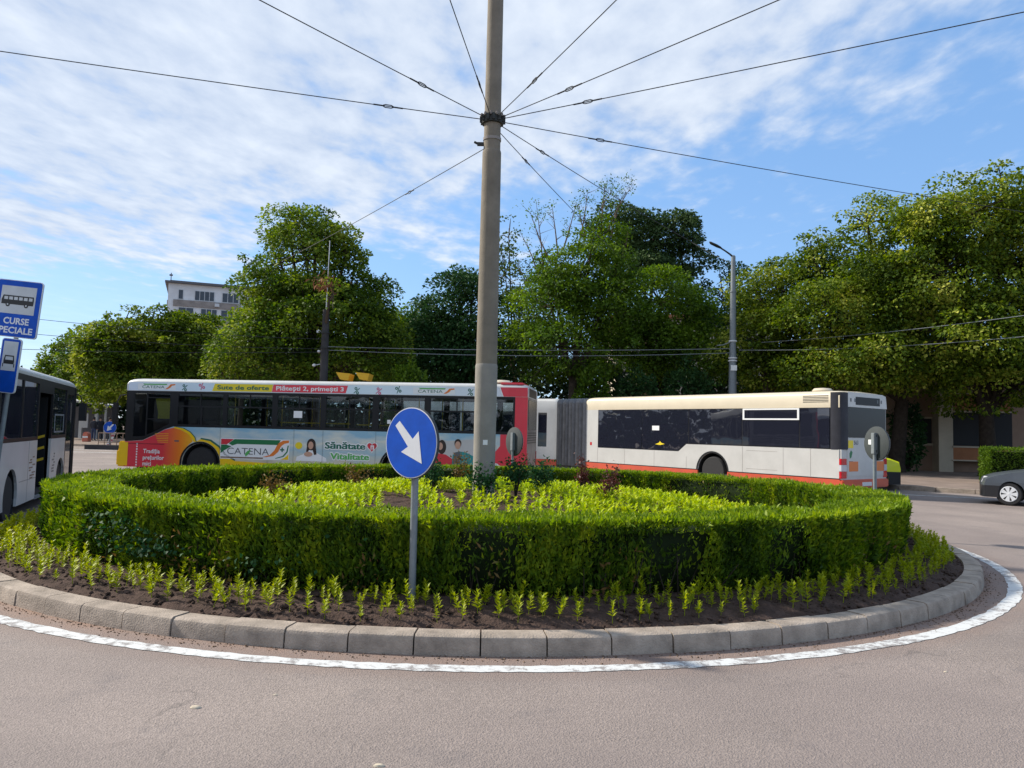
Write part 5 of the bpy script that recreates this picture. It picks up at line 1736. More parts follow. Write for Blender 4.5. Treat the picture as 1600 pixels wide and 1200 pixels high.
D3.wall('far_window_band', rect(0, 11.6, ZB3, ZR3), 'glass_smoke', 'far')
D3.bx('floor', 0.1, 11.5, 0.06, 2.44, 0.32, 0.42, 'interior_dark')
D3.bx('interior_wall', 1.3, 11.5, 1.7, 1.75, 0.42, 2.9, 'interior_dark')
D3.bx('sill', DX0, DX1, -0.01, 0.3, 0.26, 0.32, 'galvanised')
lf = D3.mb().plate(rect(0.1, 0.85, 0.45, 2.55), lambda a, b, t: (DX1 - 0.03 - t, -a, b), 0.0, 0.05)
leaf1 = lf.build('door_leaf', 'bus_black', b3)
lf = D3.mb().plate(rect(0.1, 0.85, 0.45, 2.55), lambda a, b, t: (DX0 + 0.03 + t, -a, b), 0.0, 0.05)
leaf2 = lf.build('door_leaf', 'bus_black', b3)
ys = D3.mb()
for k in range(3):
    z = 1.06 + k * 0.27
    ys.plate([(0.12, z), (0.80, z - 0.22), (0.80, z - 0.16), (0.12, z + 0.06)], lambda a, b, t: (DX0 + 0.081 + t, -a, b), 0.0, 0.004)
ys.build('yellow_stripes', 'rail_yellow', leaf2)
ba = D3.mb()
for k in range(3):
    z = 1.00 + k * 0.26
    ba.plate([(DX0 + 0.55, z + 0.14), (DX0 + 0.60, z + 0.20), (DX1 - 0.35, z + 0.02), (DX1 - 0.40, z - 0.04)], D3.near, 0.22, 0.23)
ba.build('yellow_bars', 'rail_yellow', b3)
for x in arc3:
    wheel(b3, x, -0.19, 0.475, 0.28, 1)
    wheel(b3, x, -2.31, 0.475, 0.28, -1)
    MB().lathe([(0.58, -0.05), (0.58, -0.5), (0.05, -0.5)], 28, axis='Y', c=(x, 0, 0.48), closed=True).build('wheel_arch', 'interior_dark', b3)
D3.bx('underbody', 0.3, 11.4, 0.25, 2.25, 0.22, 0.32, 'interior_dark')
nose3 = D3.cross('front', -0.02, rect(0.02, 2.48, 0.3, ZR3), 'bus_black', 0.08)
D3.cross('windscreen', -0.03, rect(0.1, 2.4, 1.0, 2.75), 'glass_smoke', 0.01, parent=nose3)
D3.bx('front_post', -0.06, 0.06, -0.02, 0.06, 0.3, 2.9, 'bus_black')
mir = MB().tube([(0.0, 0.02, 2.75), (-0.2, 0.10, 2.7), (-0.26, 0.14, 2.5)], 0.018, 6).box(-0.36, -0.16, 0.08, 0.26, 2.0, 2.5)
mir.build('mirror', 'bus_black', b3)
mk = D3.mb()
rm = random.Random(9)
for k in range(9):
    x, z = 4.9 + 0.5 * rm.random(), 0.75 + 0.055 * k
    mk.plate(rect(x, x + 0.15 + 0.35 * rm.random(), z, z + 0.03), D3.near, -0.003, -0.001)
mk.build('printed_notice', 'plaster_beige', sB)
mk = D3.mb()
for k in range(7):
    x, z = 2.55 + 0.25 * rm.random(), 0.75 + 0.07 * k
    mk.plate(rect(x, x + 0.12 + 0.2 * rm.random(), z, z + 0.035), D3.near, -0.003, -0.001)
mk.build('printed_notice', 'print_grey', sA)
gp = D3.mb().plate(rect(DX1, 6.4, 0.74, 0.752), D3.near, -0.002, 0.0)
gp.plate(rect(5.62, 5.632, 0.3, ZB3), D3.near, -0.002, 0.0)
gp.build('panel_gaps', 'print_grey', sB)
D3.bx('bright_vest', 5.3, 5.75, 0.5, 0.8, 1.2, 1.95, 'car_yellow')

# ------------------------------------------------------------------ cars
def car(name, label, loc, rotz, prof, glassp, W, wheels, wr, body, lower, lower_z, front_bits, rims, nspoke=7):
    """prof: side outline (x from the nose, z) without arches; wheels: axle positions."""
    root = thing(name, label, 'car', loc, rotz)
    L = max(p[0] for p in prof)
    def shape(x, z, t):
        k = abs(t)
        nose = 0.20 * k ** 2.2 * max(0, 1 - x / 0.9) + (-0.25 * k ** 2.2 * max(0, 1 - (L - x) / 0.9))
        y = t * W / 2 * (1 - 0.06 * max(0, z - 0.62) - 0.03 * max(0, 0.45 - z))
        return (x + nose, y, z - 0.05 * k ** 4 * max(0, min(1, (z - 0.5) / 0.3)))
    st = [-1, -0.985, -0.9, -0.7, -0.4, 0, 0.4, 0.7, 0.9, 0.985, 1]
    def loft(name, outline, mat, st=st, shp=shape, smooth=0.5):
        m_ = MB()
        vs = [shp(x, z, t) for t in st for x, z in outline]
        n = len(outline)
        fs = [(i * n + j, i * n + (j + 1) % n, (i + 1) * n + (j + 1) % n, (i + 1) * n + j) for i in range(len(st) - 1) for j in range(n)]
        tri = tessellate_polygon([[Vector((x, z, 0)) for x, z in outline]])
        fs += [tuple(t) for t in tri] + [tuple(i + (len(st) - 1) * n for i in t) for t in tri]
        m_.add(vs, fs)
        return m_.build(name, mat, root, smooth)
    zb = 0.30
    low = [(prof[0][0], zb)]
    for x in wheels:
        low += arch_notch(x, wr, wr * 1.16, zb, 16)
    low += [(L, zb)]
    loft('body', low + list(reversed(prof)), body)
    # dark bumper / sill skin slightly proud of the body
    bl = [(prof[0][0] - 0.012, 0.2)] + [(x, z) for x, z in arch_notch(wheels[0], wr, wr * 1.17, 0.2, 16)][:9]
    top = [(wheels[0] - wr * 1.1, lower_z), (prof[0][0] + 0.02, lower_z + 0.02)]
    bumper = [(prof[0][0] - 0.015, 0.20)] + [p for p in arch_notch(wheels[0], wr, wr * 1.17, 0.20, 20) if p[0] < wheels[0] - wr * 0.70] + [(wheels[0] - wr * 0.9, lower_z), (prof[0][0] - 0.015, lower_z)]
    loft('front_bumper', bumper, lower, shp=lambda x, z, t: tuple(a * b for a, b in zip(shape(x, z, t), (1, 1.006, 1))))
    def gshape(x, z, t):
        k = abs(t)
        zbelt = glassp[0][1]
        y = t * (W / 2 * 0.93 - 0.30 * (z - zbelt))
        return (x + 0.10 * k ** 2 * (1 if x < L * 0.4 else -0.6), y, z - 0.03 * k ** 4)
    loft('glass_house', glassp, 'glass_car', shp=gshape, smooth=0.6)
    xr = sorted(glassp, key=lambda p: -p[1])[:2]
    a, b = sorted(xr)
    roof = [(a[0] - 0.10, a[1] - 0.045), (a[0], a[1] + 0.02), ((a[0] + b[0]) / 2, a[1] + 0.05), (b[0], b[1] + 0.02), (b[0] + 0.10, b[1] - 0.045)]
    loft('car_roof', roof, body, st=[x * 1.04 for x in st], shp=gshape, smooth=0.8)
    g0, g1 = glassp[0], glassp[-1]
    for s in (-1, 1):
        def pil(p, q, nm):
            A_, B_ = Vector(gshape(p[0], p[1], s * 1.01)), Vector(gshape(q[0], q[1], s * 1.01))
            MB().tube([A_, B_], 0.035, 6).build(nm, body, root, 1.0)
        pil(g0, a, 'pillar')
        pil(g1, b, 'pillar')
        pil(((a[0] + b[0]) / 2, g0[1]), ((a[0] + b[0]) / 2, a[1]), 'pillar')
        MB().box(g0[0] + 0.35, g0[0] + 0.50, s * W * 0.5 - 0.02 + (0 if s > 0 else -0.16), s * W * 0.5 - 0.02 + (0.18 if s > 0 else 0.02), g0[1] + 0.02, g0[1] + 0.16).build('mirror', lower, root, bevel=0.02)
        for x in wheels:
            w_ = wheel(root, x, s * (W / 2 - 0.11), wr, 0.19, s, rim=rims, spokes=nspoke)
            sp = MB()
            for k in range(nspoke):
                q = 2 * math.pi * k / nspoke
                c_, s_ = math.cos(q), math.sin(q)
                pts_ = [(0.14 * wr, -0.07 * wr), (0.62 * wr, -0.19 * wr), (0.645 * wr, 0.19 * wr), (0.14 * wr, 0.07 * wr)]
                sp.plate([(x_ * c_ - y_ * s_, x_ * s_ + y_ * c_) for x_, y_ in pts_], lambda a_, b_, t: (a_, s * t, b_), 0.084, 0.100)
            sp.lathe([(0.62 * wr, s * 0.08), (0.66 * wr, s * 0.098), (0.60 * wr, s * 0.103), (0.58 * wr, s * 0.09)], 30, axis='Y', closed=True)
            sp.lathe([(0.20 * wr, s * 0.075), (0.20 * wr, s * 0.098), (0.002, s * 0.105)], 18, axis='Y')
            sp.build('hubcap', 'hubcap_silver', w_)
    un = MB().box(0.25, L - 0.25, -W * 0.36, W * 0.36, 0.2, 0.62)
    un.build('underbody', 'interior_dark', root)
    for s in (-1, 1):
        m_ = MB()
        for x0, x1, z0, z1 in front_bits:
            cs = [shape(x0, z0, s * 0.72), shape(x1, z0, s * 0.992), shape(x1 + 0.05, z1, s * 0.985), shape(x0 + 0.07, z1, s * 0.72)]
            o_ = [(c[0] - 0.02, c[1] + s * 0.006, c[2]) for c in cs]
            m_.add(cs + o_, [(0, 1, 2, 3), (4, 5, 6, 7), (0, 1, 5, 4), (1, 2, 6, 5), (2, 3, 7, 6), (3, 0, 4, 7)])
        m_.build('headlight', 'lamp_clear', root)
    return root
sed = [(0.02, 0.32), (0.0, 0.55), (0.06, 0.70), (0.30, 0.80), (0.75, 0.89), (1.25, 0.96), (1.6, 0.98), (3.3, 1.0), (4.05, 1.0), (4.22, 0.92), (4.25, 0.6), (4.22, 0.32)]
sedg = [(1.28, 0.95), (1.95, 1.45), (3.0, 1.47), (3.75, 0.99)]
g = Vector((12.36, 20.25, 0))
car('parked_car', 'silver car with dark bumper and seven-spoke hubcaps cut by the right edge', (12.80, 21.02, 0), R(-38), sed, sedg, 1.72, (0.74, 3.36), 0.30, 'car_silver', 'car_black', 0.50, [(0.03, 0.34, 0.58, 0.74)], 'rim_steel')
suv = [(0.02, 0.34), (0.0, 0.70), (0.05, 0.92), (0.35, 1.02), (0.95, 1.10), (1.25, 1.12), (3.3, 1.14), (4.1, 1.14), (4.2, 1.0), (4.22, 0.6), (4.2, 0.34)]
suvg = [(1.1, 1.10), (1.7, 1.72), (3.6, 1.75), (4.05, 1.13)]
gy = at(1409, 745, 24.6)
car('police_car', 'yellow and black car poking out from behind the tail of the white bus', (gy.x + 0.22, 25.4, 0), R(180 - 6), suv, suvg, 1.8, (0.86, 3.35), 0.33, 'car_yellow', 'car_black', 0.62, [(0.04, 0.36, 0.72, 0.92)], 'rim_steel', 5)

# ------------------------------------------------------------------ far left corner: people, shelter, railing
def skin_body(name, chain, edges, radii, mats, parent, matfun):
    """One continuous figure grown over a skeleton."""
    me = bpy.data.meshes.new(name)
    me.from_pydata(chain, edges, [])
    ob = bpy.data.objects.new(name, me)
    COL.objects.link(ob)
    md = ob.modifiers.new('skin', 'SKIN')
    md.use_smooth_shade = True
    for i, r in enumerate(radii):
        ob.data.skin_vertices[0].data[i].radius = (r, r)
    ob.data.skin_vertices[0].data[0].use_root = True
    sb = ob.modifiers.new('sub', 'SUBSURF')
    sb.levels = sb.render_levels = 2
    dg = bpy.context.evaluated_depsgraph_get()
    dg.update()
    m2 = bpy.data.meshes.new_from_object(ob.evaluated_get(dg))
    bpy.data.objects.remove(ob)
    o = link_mesh(name, m2, mats, parent)
    for p in m2.polygons:
        p.material_index = matfun(p.center)
    return o

def person(label, x, y, z, rotz, top, legs, stride=0.0, arm=0.0):
    root = thing('person', label, 'person', (x, y, z), rotz)
    V = [(0, 0, 0.95), (0, 0.01, 1.15), (0, 0.02, 1.38), (0, 0.0, 1.50), (0, -0.01, 1.60), (0, -0.015, 1.70)]
    Rr = [0.15, 0.145, 0.17, 0.065, 0.095, 0.085]
    E_ = [(0, 1), (1, 2), (2, 3), (3, 4), (4, 5)]
    for s in (-1, 1):
        k = len(V)
        V += [(0.20 * s, 0.02, 1.42), (0.25 * s, 0.03 + arm * s * 0.1, 1.14), (0.25 * s, -0.08 - arm * 0.1, 0.90), (0.245 * s, -0.11 - arm * 0.12, 0.80)]
        Rr += [0.075, 0.055, 0.042, 0.038]
        E_ += [(2, k), (k, k + 1), (k + 1, k + 2), (k + 2, k + 3)]
        k = len(V)
        V += [(0.10 * s, 0.0, 0.86), (0.11 * s, -0.02 + stride * s * 0.12, 0.48), (0.12 * s, 0.02 + stride * s * 0.2, 0.09), (0.13 * s, -0.13 + stride * s * 0.2, 0.045)]
        Rr += [0.095, 0.068, 0.048, 0.042]
        E_ += [(0, k), (k, k + 1), (k + 1, k + 2), (k + 2, k + 3)]
    def mf(c):
        if c.z > 1.50 or (abs(c.x) > 0.2 and c.z < 0.86 and c.z > 0.7):
            return 2
        if c.z < 0.08:
            return 3
        return 0 if c.z > 0.92 else 1
    skin_body('body', V, E_, Rr, [top, legs, 'skin', 'black_paint'], root, mf)
    MB().lathe([(0.02, 1.80), (0.07, 1.785), (0.10, 1.72), (0.098, 1.66), (0.08, 1.60)], 14, c=(0, 0.022, 0)).build('hair', 'hair_dark', root, 1.0)
    return root
q = at(146, 680, 58)
person('person in a dark jacket and blue jeans standing with white shoes on the far pavement', q.x, 58, 0.125, R(170), 'cloth_dark', 'cloth_jeans')
q = at(156, 680, 59.5)
person('person dressed all in black standing beside the one in jeans', q.x, 59.5, 0.125, R(30), 'cloth_dark', 'cloth_dark', arm=0.6)
q = at(171, 680, 56)
person('person in a pink top half hidden behind the small distant arrow sign', q.x, 56, 0.125, R(100), 'cloth_pink', 'cloth_dark', stride=0.6)

q = at(135, 690, 55)
bar = thing('barrier', 'orange plastic barrier on the far pavement left of the people', 'barrier', (q.x, 55, 0.125))
MB().plate([(-0.24, 0.0), (0.24, 0.0), (0.18, 0.6), (0.08, 0.7), (-0.08, 0.7), (-0.18, 0.6)], front_fn, -0.2, 0.2).build('shell', 'plastic_orange', bar, bevel=0.03)
MB().box(-0.19, 0.19, -0.212, -0.201, 0.28, 0.40).build('reflective_strip', 'print_white', bar)

q = at(183, 700, 44)
rl_ = thing('railing', 'low grey metal railing on the far kerb beside the small arrow sign', 'railing', (q.x - 0.9, 44.2, 0.0))
MB().box(-1.0, 2.6, -0.15, 0.6, -0.05, 0.26).build('plinth', 'dark_concrete', rl_)
MB().tube([(-0.3, 0, 0.95), (2.5, 0, 0.95)], 0.03, 6).tube([(-0.3, 0, 0.42), (2.5, 0, 0.42)], 0.025, 6).build('rail', 'plaster_beige', rl_)
for k in range(9):
    MB().tube([(-0.3 + 0.35 * k, 0, 0.2), (-0.3 + 0.35 * k, 0, 0.95)], 0.022, 6).build('baluster', 'plaster_beige', rl_)
q = at(166, 700, 45.4)
hz_ = thing('hazard_post', 'red and white striped hazard board leaning under the small arrow sign', 'hazard post', (q.x, 45.4, 0.02))
hb = MB()
hb.plate([(-0.05, 0.1), (0.28, 0.9), (0.55, 1.0), (0.20, 0.1)], front_fn, -0.03, 0.0)
hb.build('board', 'print_white', hz_)
hb = MB()
for k in range(3):
    a = 0.14 + k * 0.28
    hb.plate([(-0.05 + a * 0.4, a), (0.22 + a * 0.32, a), (0.25 + a * 0.32, a + 0.13), (0.0 + a * 0.4, a + 0.13)], front_fn, -0.036, -0.0305)
hb.build('red_stripes', 'cloth_pink', hz_)

q = at(146, 640, 66)
shl = thing('shelter', 'small flat-roofed white kiosk shelter under the far trees on the left', 'shelter', (q.x, 66, 0.125))
rf = MB()
rf.plate([(-3.6, 3.35), (1.6, 2.75), (1.6, 2.90), (-3.6, 3.50)], front_fn, -1.4, 1.4)
rf.build('roof', 'shelter_white', shl)
for x, h in ((-3.2, 3.25), (-0.4, 2.95), (0.9, 2.8)):
    MB().box(x - 0.12, x + 0.12, -1.2, -1.0, 0, h).build('post', 'shelter_white', shl)
MB().box(-3.3, 1.2, 0.8, 0.95, 0, 2.7).build('back_wall', 'roof_dark', shl)
MB().box(-0.3, 0.25, -1.25, -1.15, 0.9, 2.1).build('poster', 'shelter_white', shl)
q = at(165, 650, 62)
gp_ = thing('post', 'slim pale post standing right of the far kiosk shelter', 'post', (q.x, 62, 0.125))
MB().tube([(0, 0, 0), (0, 0, 3.1)], 0.09, 8).build('shaft', 'shelter_white', gp_)
MB().box(-0.18, 0.18, -0.10, 0.10, 3.0, 3.15).build('cap', 'block_grey', gp_)

# yellow umbrellas whose tops show over the advert bus
for px, lab in ((541, 'yellow flat canopy just above the advert bus roof, left of the two'), (571, 'yellow flat canopy just above the advert bus roof, right of the two')):
    q = at(px, 590, 33)
    um = thing('sunshade', lab, 'sunshade', (q.x, 33, 0), group='yellow canopies behind the advert bus')
    zt = at(px, 583, 33).z
    MB().plate([(-0.34, zt), (0.26, zt - 0.05), (0.18, zt - 0.34), (-0.16, zt - 0.30)], front_fn, -0.5, 0.5).build('canopy', 'umbrella_yellow', um)
    MB().tube([(0, 0, 0), (0, 0, zt - 0.2)], 0.03, 8).build('post', 'dark_metal', um)

# ------------------------------------------------------------------ buildings
def apartment():
    root = thing('apartment_building', 'pale high-rise apartment block showing its top floors over the trees on the left', 'building', (-54.5, 120, 0), R(22))
    H, LB, DB = 23.6, 24.0, 11.0
    MB().box(0, LB, 0, DB, 0, H).build('wall', 'block_white', root)
    rf = MB().box(-0.5, LB + 0.5, -0.7, DB + 0.5, H, H + 0.28)
    rf.box(0.2, LB, 0.4, DB - 0.4, H + 0.28, H + 0.55)
    rf.build('roof', 'roof_dark', root)
    MB().tube([(0.3, 0.5, H + 0.5), (0.3, 0.5, H + 1.7)], 0.07, 5).box(0.05, 0.55, 0.42, 0.5, H + 1.2, H + 1.45).build('aerial', 'roof_dark', root)
    for k in range(5):
        z = H - 2.62 - 2.8 * k
        b_ = MB().box(0.8, 10.5, -0.22, -0.003, z - 0.95, z + 0.05)
        b_.build('balcony_band', 'block_grey', root)
        MB().box(-0.003, -0.15, 0.8, DB - 0.8, z - 0.9, z + 0.0).build('side_band', 'block_grey', root)
        for x0, w_, n in ((1.5, 0.7, 1), (3.9, 2.9, 4), (8.0, 2.5, 3), (13.5, 3.4, 3), (18.5, 3.4, 3)) if k % 2 == 0 else ((1.6, 2.2, 2), (4.9, 2.4, 3), (7.9, 2.0, 2), (13.5, 3.4, 3), (18.5, 3.4, 3)):
            fr = MB().box(x0 - 0.08, x0 + w_ + 0.08, -0.05, -0.003, z + 0.12, z + 1.72).build('window', 'window_frame_white', root)
            for i in range(n):
                a, b = x0 + w_ * i / n + 0.05, x0 + w_ * (i + 1) / n - 0.05
                MB().box(a, b, -0.075, -0.051, z + 0.22, z + 1.64).build('pane', 'window_dark', fr)
        fr = MB().box(-0.06, -0.003, 2.0, 3.3, z + 0.2, z + 1.6).build('window', 'window_frame_white', root)
        MB().box(-0.08, -0.061, 2.1, 3.2, z + 0.3, z + 1.5).build('pane', 'window_dark', fr)
    MB().box(10.7, 10.85, -0.12, -0.003, 0, H - 0.02).build('downpipe', 'roof_dark', root)
    ac = MB().box(6.9, 7.6, -0.55, -0.23, H - 3.3, H - 2.8)
    ac.build('air_conditioner', 'window_frame_white', root)
apartment()

def house():
    o = at(1420, 742, 37.5)
    root = thing('house', 'low beige and brown house with dark loggias in the shade of the right trees', 'building', (o.x, 38.0, 0.125), R(-7))
    MB().box(-3, 9.5, 0.0, 6, 0, 5.6).build('wall', 'plaster_beige', root)
    MB().box(-3.3, 9.8, -0.6, 6.3, 5.6, 5.85).build('roof', 'roof_dark', root)
    lg = MB().box(2.05, 5.0, -0.06, -0.003, 1.28, 2.95)
    lg.build('loggia_shade_panel', 'interior_dark', root)  # flat dark panel on the wall, shade of the recess put into its colour
    for z0, z1 in ((0.60, 1.18), (2.95, 3.75)):
        p_ = MB().box(2.0, 4.6, -0.75, -0.065, z0, z1).build('parapet', 'plaster_orange', root)
        MB().box(1.95, 4.65, -0.82, -0.06, z1, z1 + 0.07).build('coping', 'plaster_cream', p_)
        MB().box(1.95, 4.65, -0.80, -0.06, z0 - 0.06, z0).build('floor_edge', 'plaster_cream', p_)
    MB().box(1.35, 2.0, -0.75, -0.003, 0.0, 4.2).build('pier', 'plaster_cream', root)
    wn_ = MB().box(0.45, 1.30, -0.06, -0.003, 1.35, 2.55).build('window', 'interior_dark', root)
    MB().box(0.35, 1.345, -0.12, -0.061, 1.24, 1.34).build('sill', 'plaster_cream', wn_)
    MB().box(0.35, 1.345, -0.10, -0.061, 2.56, 2.64).build('lintel', 'plaster_cream', wn_)
    MB().box(-0.9, -0.55, -0.3, -0.003, 0, 4.2).build('pier', 'plaster_beige', root)
    w2 = MB().box(-0.35, 0.05, -0.05, -0.003, 1.3, 2.5).build('window', 'interior_dark', root)
    w2 = MB().box(6.0, 8.6, -0.05, -0.003, 0.6, 3.0).build('window', 'interior_dark', root)
house()
def rear_house():
    o = at(1045, 500, 60)
    root = thing('house', 'cream house wall glimpsed through the foliage beside the street lamp', 'building', (o.x - 4, 60, 0.125))
    MB().box(0, 12, 0, 8, 0, 10.6).build('wall', 'plaster_cream', root)
    MB().box(-0.3, 12.3, -0.3, 8.3, 10.6, 10.9).build('roof', 'plaster_orange', root)
    for x in (1.5, 4.5, 7.5):
        for z in (3.0, 6.2):
            w_ = MB().box(x, x + 1.3, -0.06, -0.003, z, z + 1.5).build('window', 'window_dark', root)
            MB().box(x - 0.1, x + 1.4, -0.12, -0.061, z - 0.12, z - 0.02).build('sill', 'plaster_cream', w_)
rear_house()

# hedge on the right behind the silver car
def clipped_hedge():
    rng = np.random.default_rng(91)
    a = at(1548, 730, 27.5)
    root = thing('hedge', 'clipped dark green hedge behind the silver car at the right edge', 'hedge', (a.x, 27.5, 0.125), R(-16))
    Lh, Wh, Hh = 9.0, 1.2, 1.25
    MB().box(0.1, Lh, 0.1, Wh - 0.1, 0, Hh - 0.1).build('shade_core', 'hedge_core', root)  # solid dark block, standing in for the shade inside the hedge
    n = 16000
    f = rng.integers(0, 4, n)
    P = np.stack([rng.uniform(0, Lh, n), rng.uniform(0, Wh, n), rng.uniform(0.05, Hh, n)], 1)
    P[f == 0, 1] = 0.0
    P[f == 1, 2] = Hh
    P[f == 2, 1] = 0.0
    P[(f == 3), 0] = 0.0
    P += rng.normal(0, 0.03, (n, 3))
    L = rng.uniform(0.05, 0.10, n)
    v, q = leaf_cards(P, rng.normal(0, 0.8, (n, 3)) + np.array([0, -0.3, 0.5]), rng.normal(0, 0.7, (n, 3)) + np.array([0, -0.6, 0.6]), L, L * 0.6)
    np_mesh('foliage', v, q, 'bright_leaf', root)
clipped_hedge()

# ------------------------------------------------------------------ trees
def blob(px, py, rx, ry, d, deep=1.0):
    c = at(px, py, d)
    return (np.array(c), np.array([rx * d / FPX, rx * d / FPX * deep, ry * d / FPX]))

def tree(name, label, base, blobs, mat, leaf, density, seed, group=None, trunk_r=0.22, bark='bark', lobe=0.86, droop=0.0, twigs=0, bare=None):
    """Trunk, limbs to every part of the crown, and leaves gathered in many uneven clumps."""
    rng = np.random.default_rng(seed)
    root = thing(name, label, 'tree', base, group=group)
    b0 = np.array(base)
    leaf, density = leaf * 0.82, density * 1.45
    tr = MB()
    main = max(blobs, key=lambda q: q[0][2])
    zc_ = min(c[2] - r[2] * 0.3 for c, r in blobs) - b0[2]
    fork = Vector((rng.normal(0, 0.15), rng.normal(0, 0.15), max(1.4, zc_ * 0.75)))
    tr.tube([(0, 0, -0.1), (0.02, 0, 0.4), fork * 0.6, fork], [trunk_r * 1.35, trunk_r * 1.05, trunk_r * 0.9, trunk_r * 0.8], 10)
    tr.build('trunk', bark, root, 1.0)
    lm = MB()
    Ps, Ds, Ns, Ls = [], [], [], []
    for c, r in blobs:
        cl = Vector(c - b0)
        mid = fork.lerp(cl, 0.5) + Vector((0, 0, -0.06 * (cl - fork).length))
        lm.tube([fork * 0.98, mid, cl, cl + Vector((rng.normal(0, .3) * r[0], 0, r[2] * 0.6))], [trunk_r * 0.55, trunk_r * 0.36, trunk_r * 0.2, 0.02], 6)
        area = 4 * math.pi * ((r[0] * r[1]) ** 1.6 / 3 + 2 * (r[0] * r[2]) ** 1.6 / 3) ** (1 / 1.6)
        nl = max(5, int(area / (lobe * lobe * 1.15)))
        dirs = rand_dirs(rng, nl)
        rad = np.where(rng.uniform(0, 1, nl) < 0.30, rng.uniform(1.0, 1.26, nl), rng.uniform(0.5, 1.0, nl))
        lc = c + dirs * r * rad[:, None]
        lr = lobe * np.where(rad > 1.0, rng.uniform(0.32, 0.62, nl), np.clip(0.85 * np.exp(rng.normal(0, 0.38, nl)), 0.4, 1.6)) * min(1.0, r.min() / 1.2)
        for k in range(0, nl, 3):
            e = Vector(lc[k] - b0)
            lm.tube([cl, cl.lerp(e, 0.6) + Vector((0, 0, 0.1)), e], [trunk_r * 0.16, 0.03, 0.012], 4)
        npl = np.maximum(12, (density * lr ** 2 * rng.uniform(0.7, 1.25, nl))).astype(int)
        for k in range(nl):
            n = npl[k]
            d = rand_dirs(rng, n)
            out = unit((lc[k] - c)[None] / r[None] + 1e-3)[0]
            d = unit(d + out * 0.55 + np.array([0, 0, 0.22]))
            s = lr[k] * rng.uniform(0.25, 1.0, n) ** 0.45
            P = lc[k] + d * s[:, None] * np.array([1.15, 1.15, 0.62])
            Ps.append(P)
            Ns.append(d * 0.7 + np.array([0, 0, 0.65]) + rng.normal(0, 0.55, (n, 3)))
            Ds.append(d * np.array([1, 1, 0.4]) + np.array([0, 0, -0.25 - droop]) + rng.normal(0, 0.5, (n, 3)))
            Ls.append(leaf * rng.uniform(0.6, 1.35, n))
    lm.build('limbs', bark, root, 1.0)
    P, D, N, L = (np.concatenate(a) for a in (Ps, Ds, Ns, Ls))
    v, f = leaf_cards(P - b0, D, N, L, L * rng.uniform(0.55, 0.85, len(L)), 0.10)
    np_mesh('crown', v, f, mat, root)
    if bare:
        tw = MB()
        lv = []
        for (px, py, d, px1, py1) in bare:
            a, e = Vector(at(px, py, d)) - Vector(base), Vector(at(px1, py1, d)) - Vector(base)
            ln = (e - a).length
            m_ = a.lerp(e, 0.5) + Vector((rng.normal(0, .1), rng.normal(0, .3), 0)) * ln * 0.25
            tw.tube([a, m_, e], [0.05, 0.03, 0.008], 5)
            for k in range(9):
                t = rng.uniform(0.3, 1.0)
                s_ = a.lerp(m_, t * 2) if t < 0.5 else m_.lerp(e, t * 2 - 1)
                g_ = s_ + Vector((rng.normal(0, 0.4), rng.normal(0, 0.4), rng.uniform(0.2, 0.7))) * ln * 0.28
                tw.tube([s_, g_], [0.014, 0.004], 4)
                if rng.uniform() < 0.45:
                    lv.append(tuple(g_))
            lv.append(tuple(e))
        tw.build('dead_branches', 'dead_twig', root, 1.0)
        lv = np.array(lv)
        n = len(lv) * 16
        P = lv[rng.integers(0, len(lv), n)] + rng.normal(0, 0.16, (n, 3))
        L = leaf * rng.uniform(0.5, 1.0, n)
        v, f = leaf_cards(P, rand_dirs(rng, n), rand_dirs(rng, n), L, L * 0.6)
        np_mesh('thin_leaves', v, f, mat, root)
    return root
GT = 'trees behind the bus stop'
def gb(px, d):
    p_ = at(px, 700, d)
    return (p_.x, d, 0.12)
tree('broadleaf_tree', 'small hazy tree farthest left, right of the bus stop boards', gb(105, 62), [blob(112, 562, 34, 38, 62), blob(140, 550, 26, 34, 60), blob(140, 595, 38, 42, 60), blob(88, 600, 22, 30, 62)], 'maple_leaf', 0.26, 120, 101, GT)
tree('linden_tree', 'broad rounded linden below the apartment block, left of the tall tree', gb(215, 50), [blob(212, 548, 66, 52, 50), blob(172, 570, 42, 52, 49), blob(262, 528, 46, 32, 51), blob(165, 540, 26, 28, 49), blob(230, 600, 80, 40, 50), blob(300, 555, 45, 50, 50), blob(300, 512, 34, 26, 50), blob(196, 500, 20, 18, 49), blob(248, 492, 22, 16, 50), blob(142, 545, 18, 24, 49), blob(276, 500, 16, 14, 50)], 'linden_leaf', 0.25, 150, 102, GT)
tree('linden_tree', 'darker linden directly under the apartment block, behind its neighbours', gb(325, 56), [blob(322, 548, 52, 40, 56), blob(350, 575, 52, 50, 55), blob(300, 585, 50, 45, 55)], 'maple_leaf', 0.26, 130, 103, GT)
tree('maple_tree', 'tall dense maple rising above the advert bus left of the pole', gb(485, 40), [blob(480, 405, 78, 66, 40), blob(492, 362, 44, 30, 40), blob(440, 415, 18, 30, 40), blob(540, 392, 24, 32, 40), blob(482, 506, 104, 68, 40), blob(414, 520, 36, 40, 39), blob(560, 500, 52, 64, 40), blob(592, 530, 34, 48, 40), blob(514, 472, 22, 26, 35.0), blob(432, 458, 38, 34, 40), blob(548, 452, 44, 36, 40), blob(455, 378, 26, 24, 40), blob(430, 560, 90, 50, 39), blob(550, 565, 70, 45, 39)], 'maple_leaf', 0.20, 185, 104, GT, 0.30)
tree('round_tree', 'low rounded bushy tree at the left foot of the tall maple', gb(372, 37), [blob(372, 565, 44, 30, 37), blob(345, 580, 26, 26, 37), blob(400, 585, 40, 24, 37)], 'linden_leaf', 0.17, 200, 105, GT, 0.14)
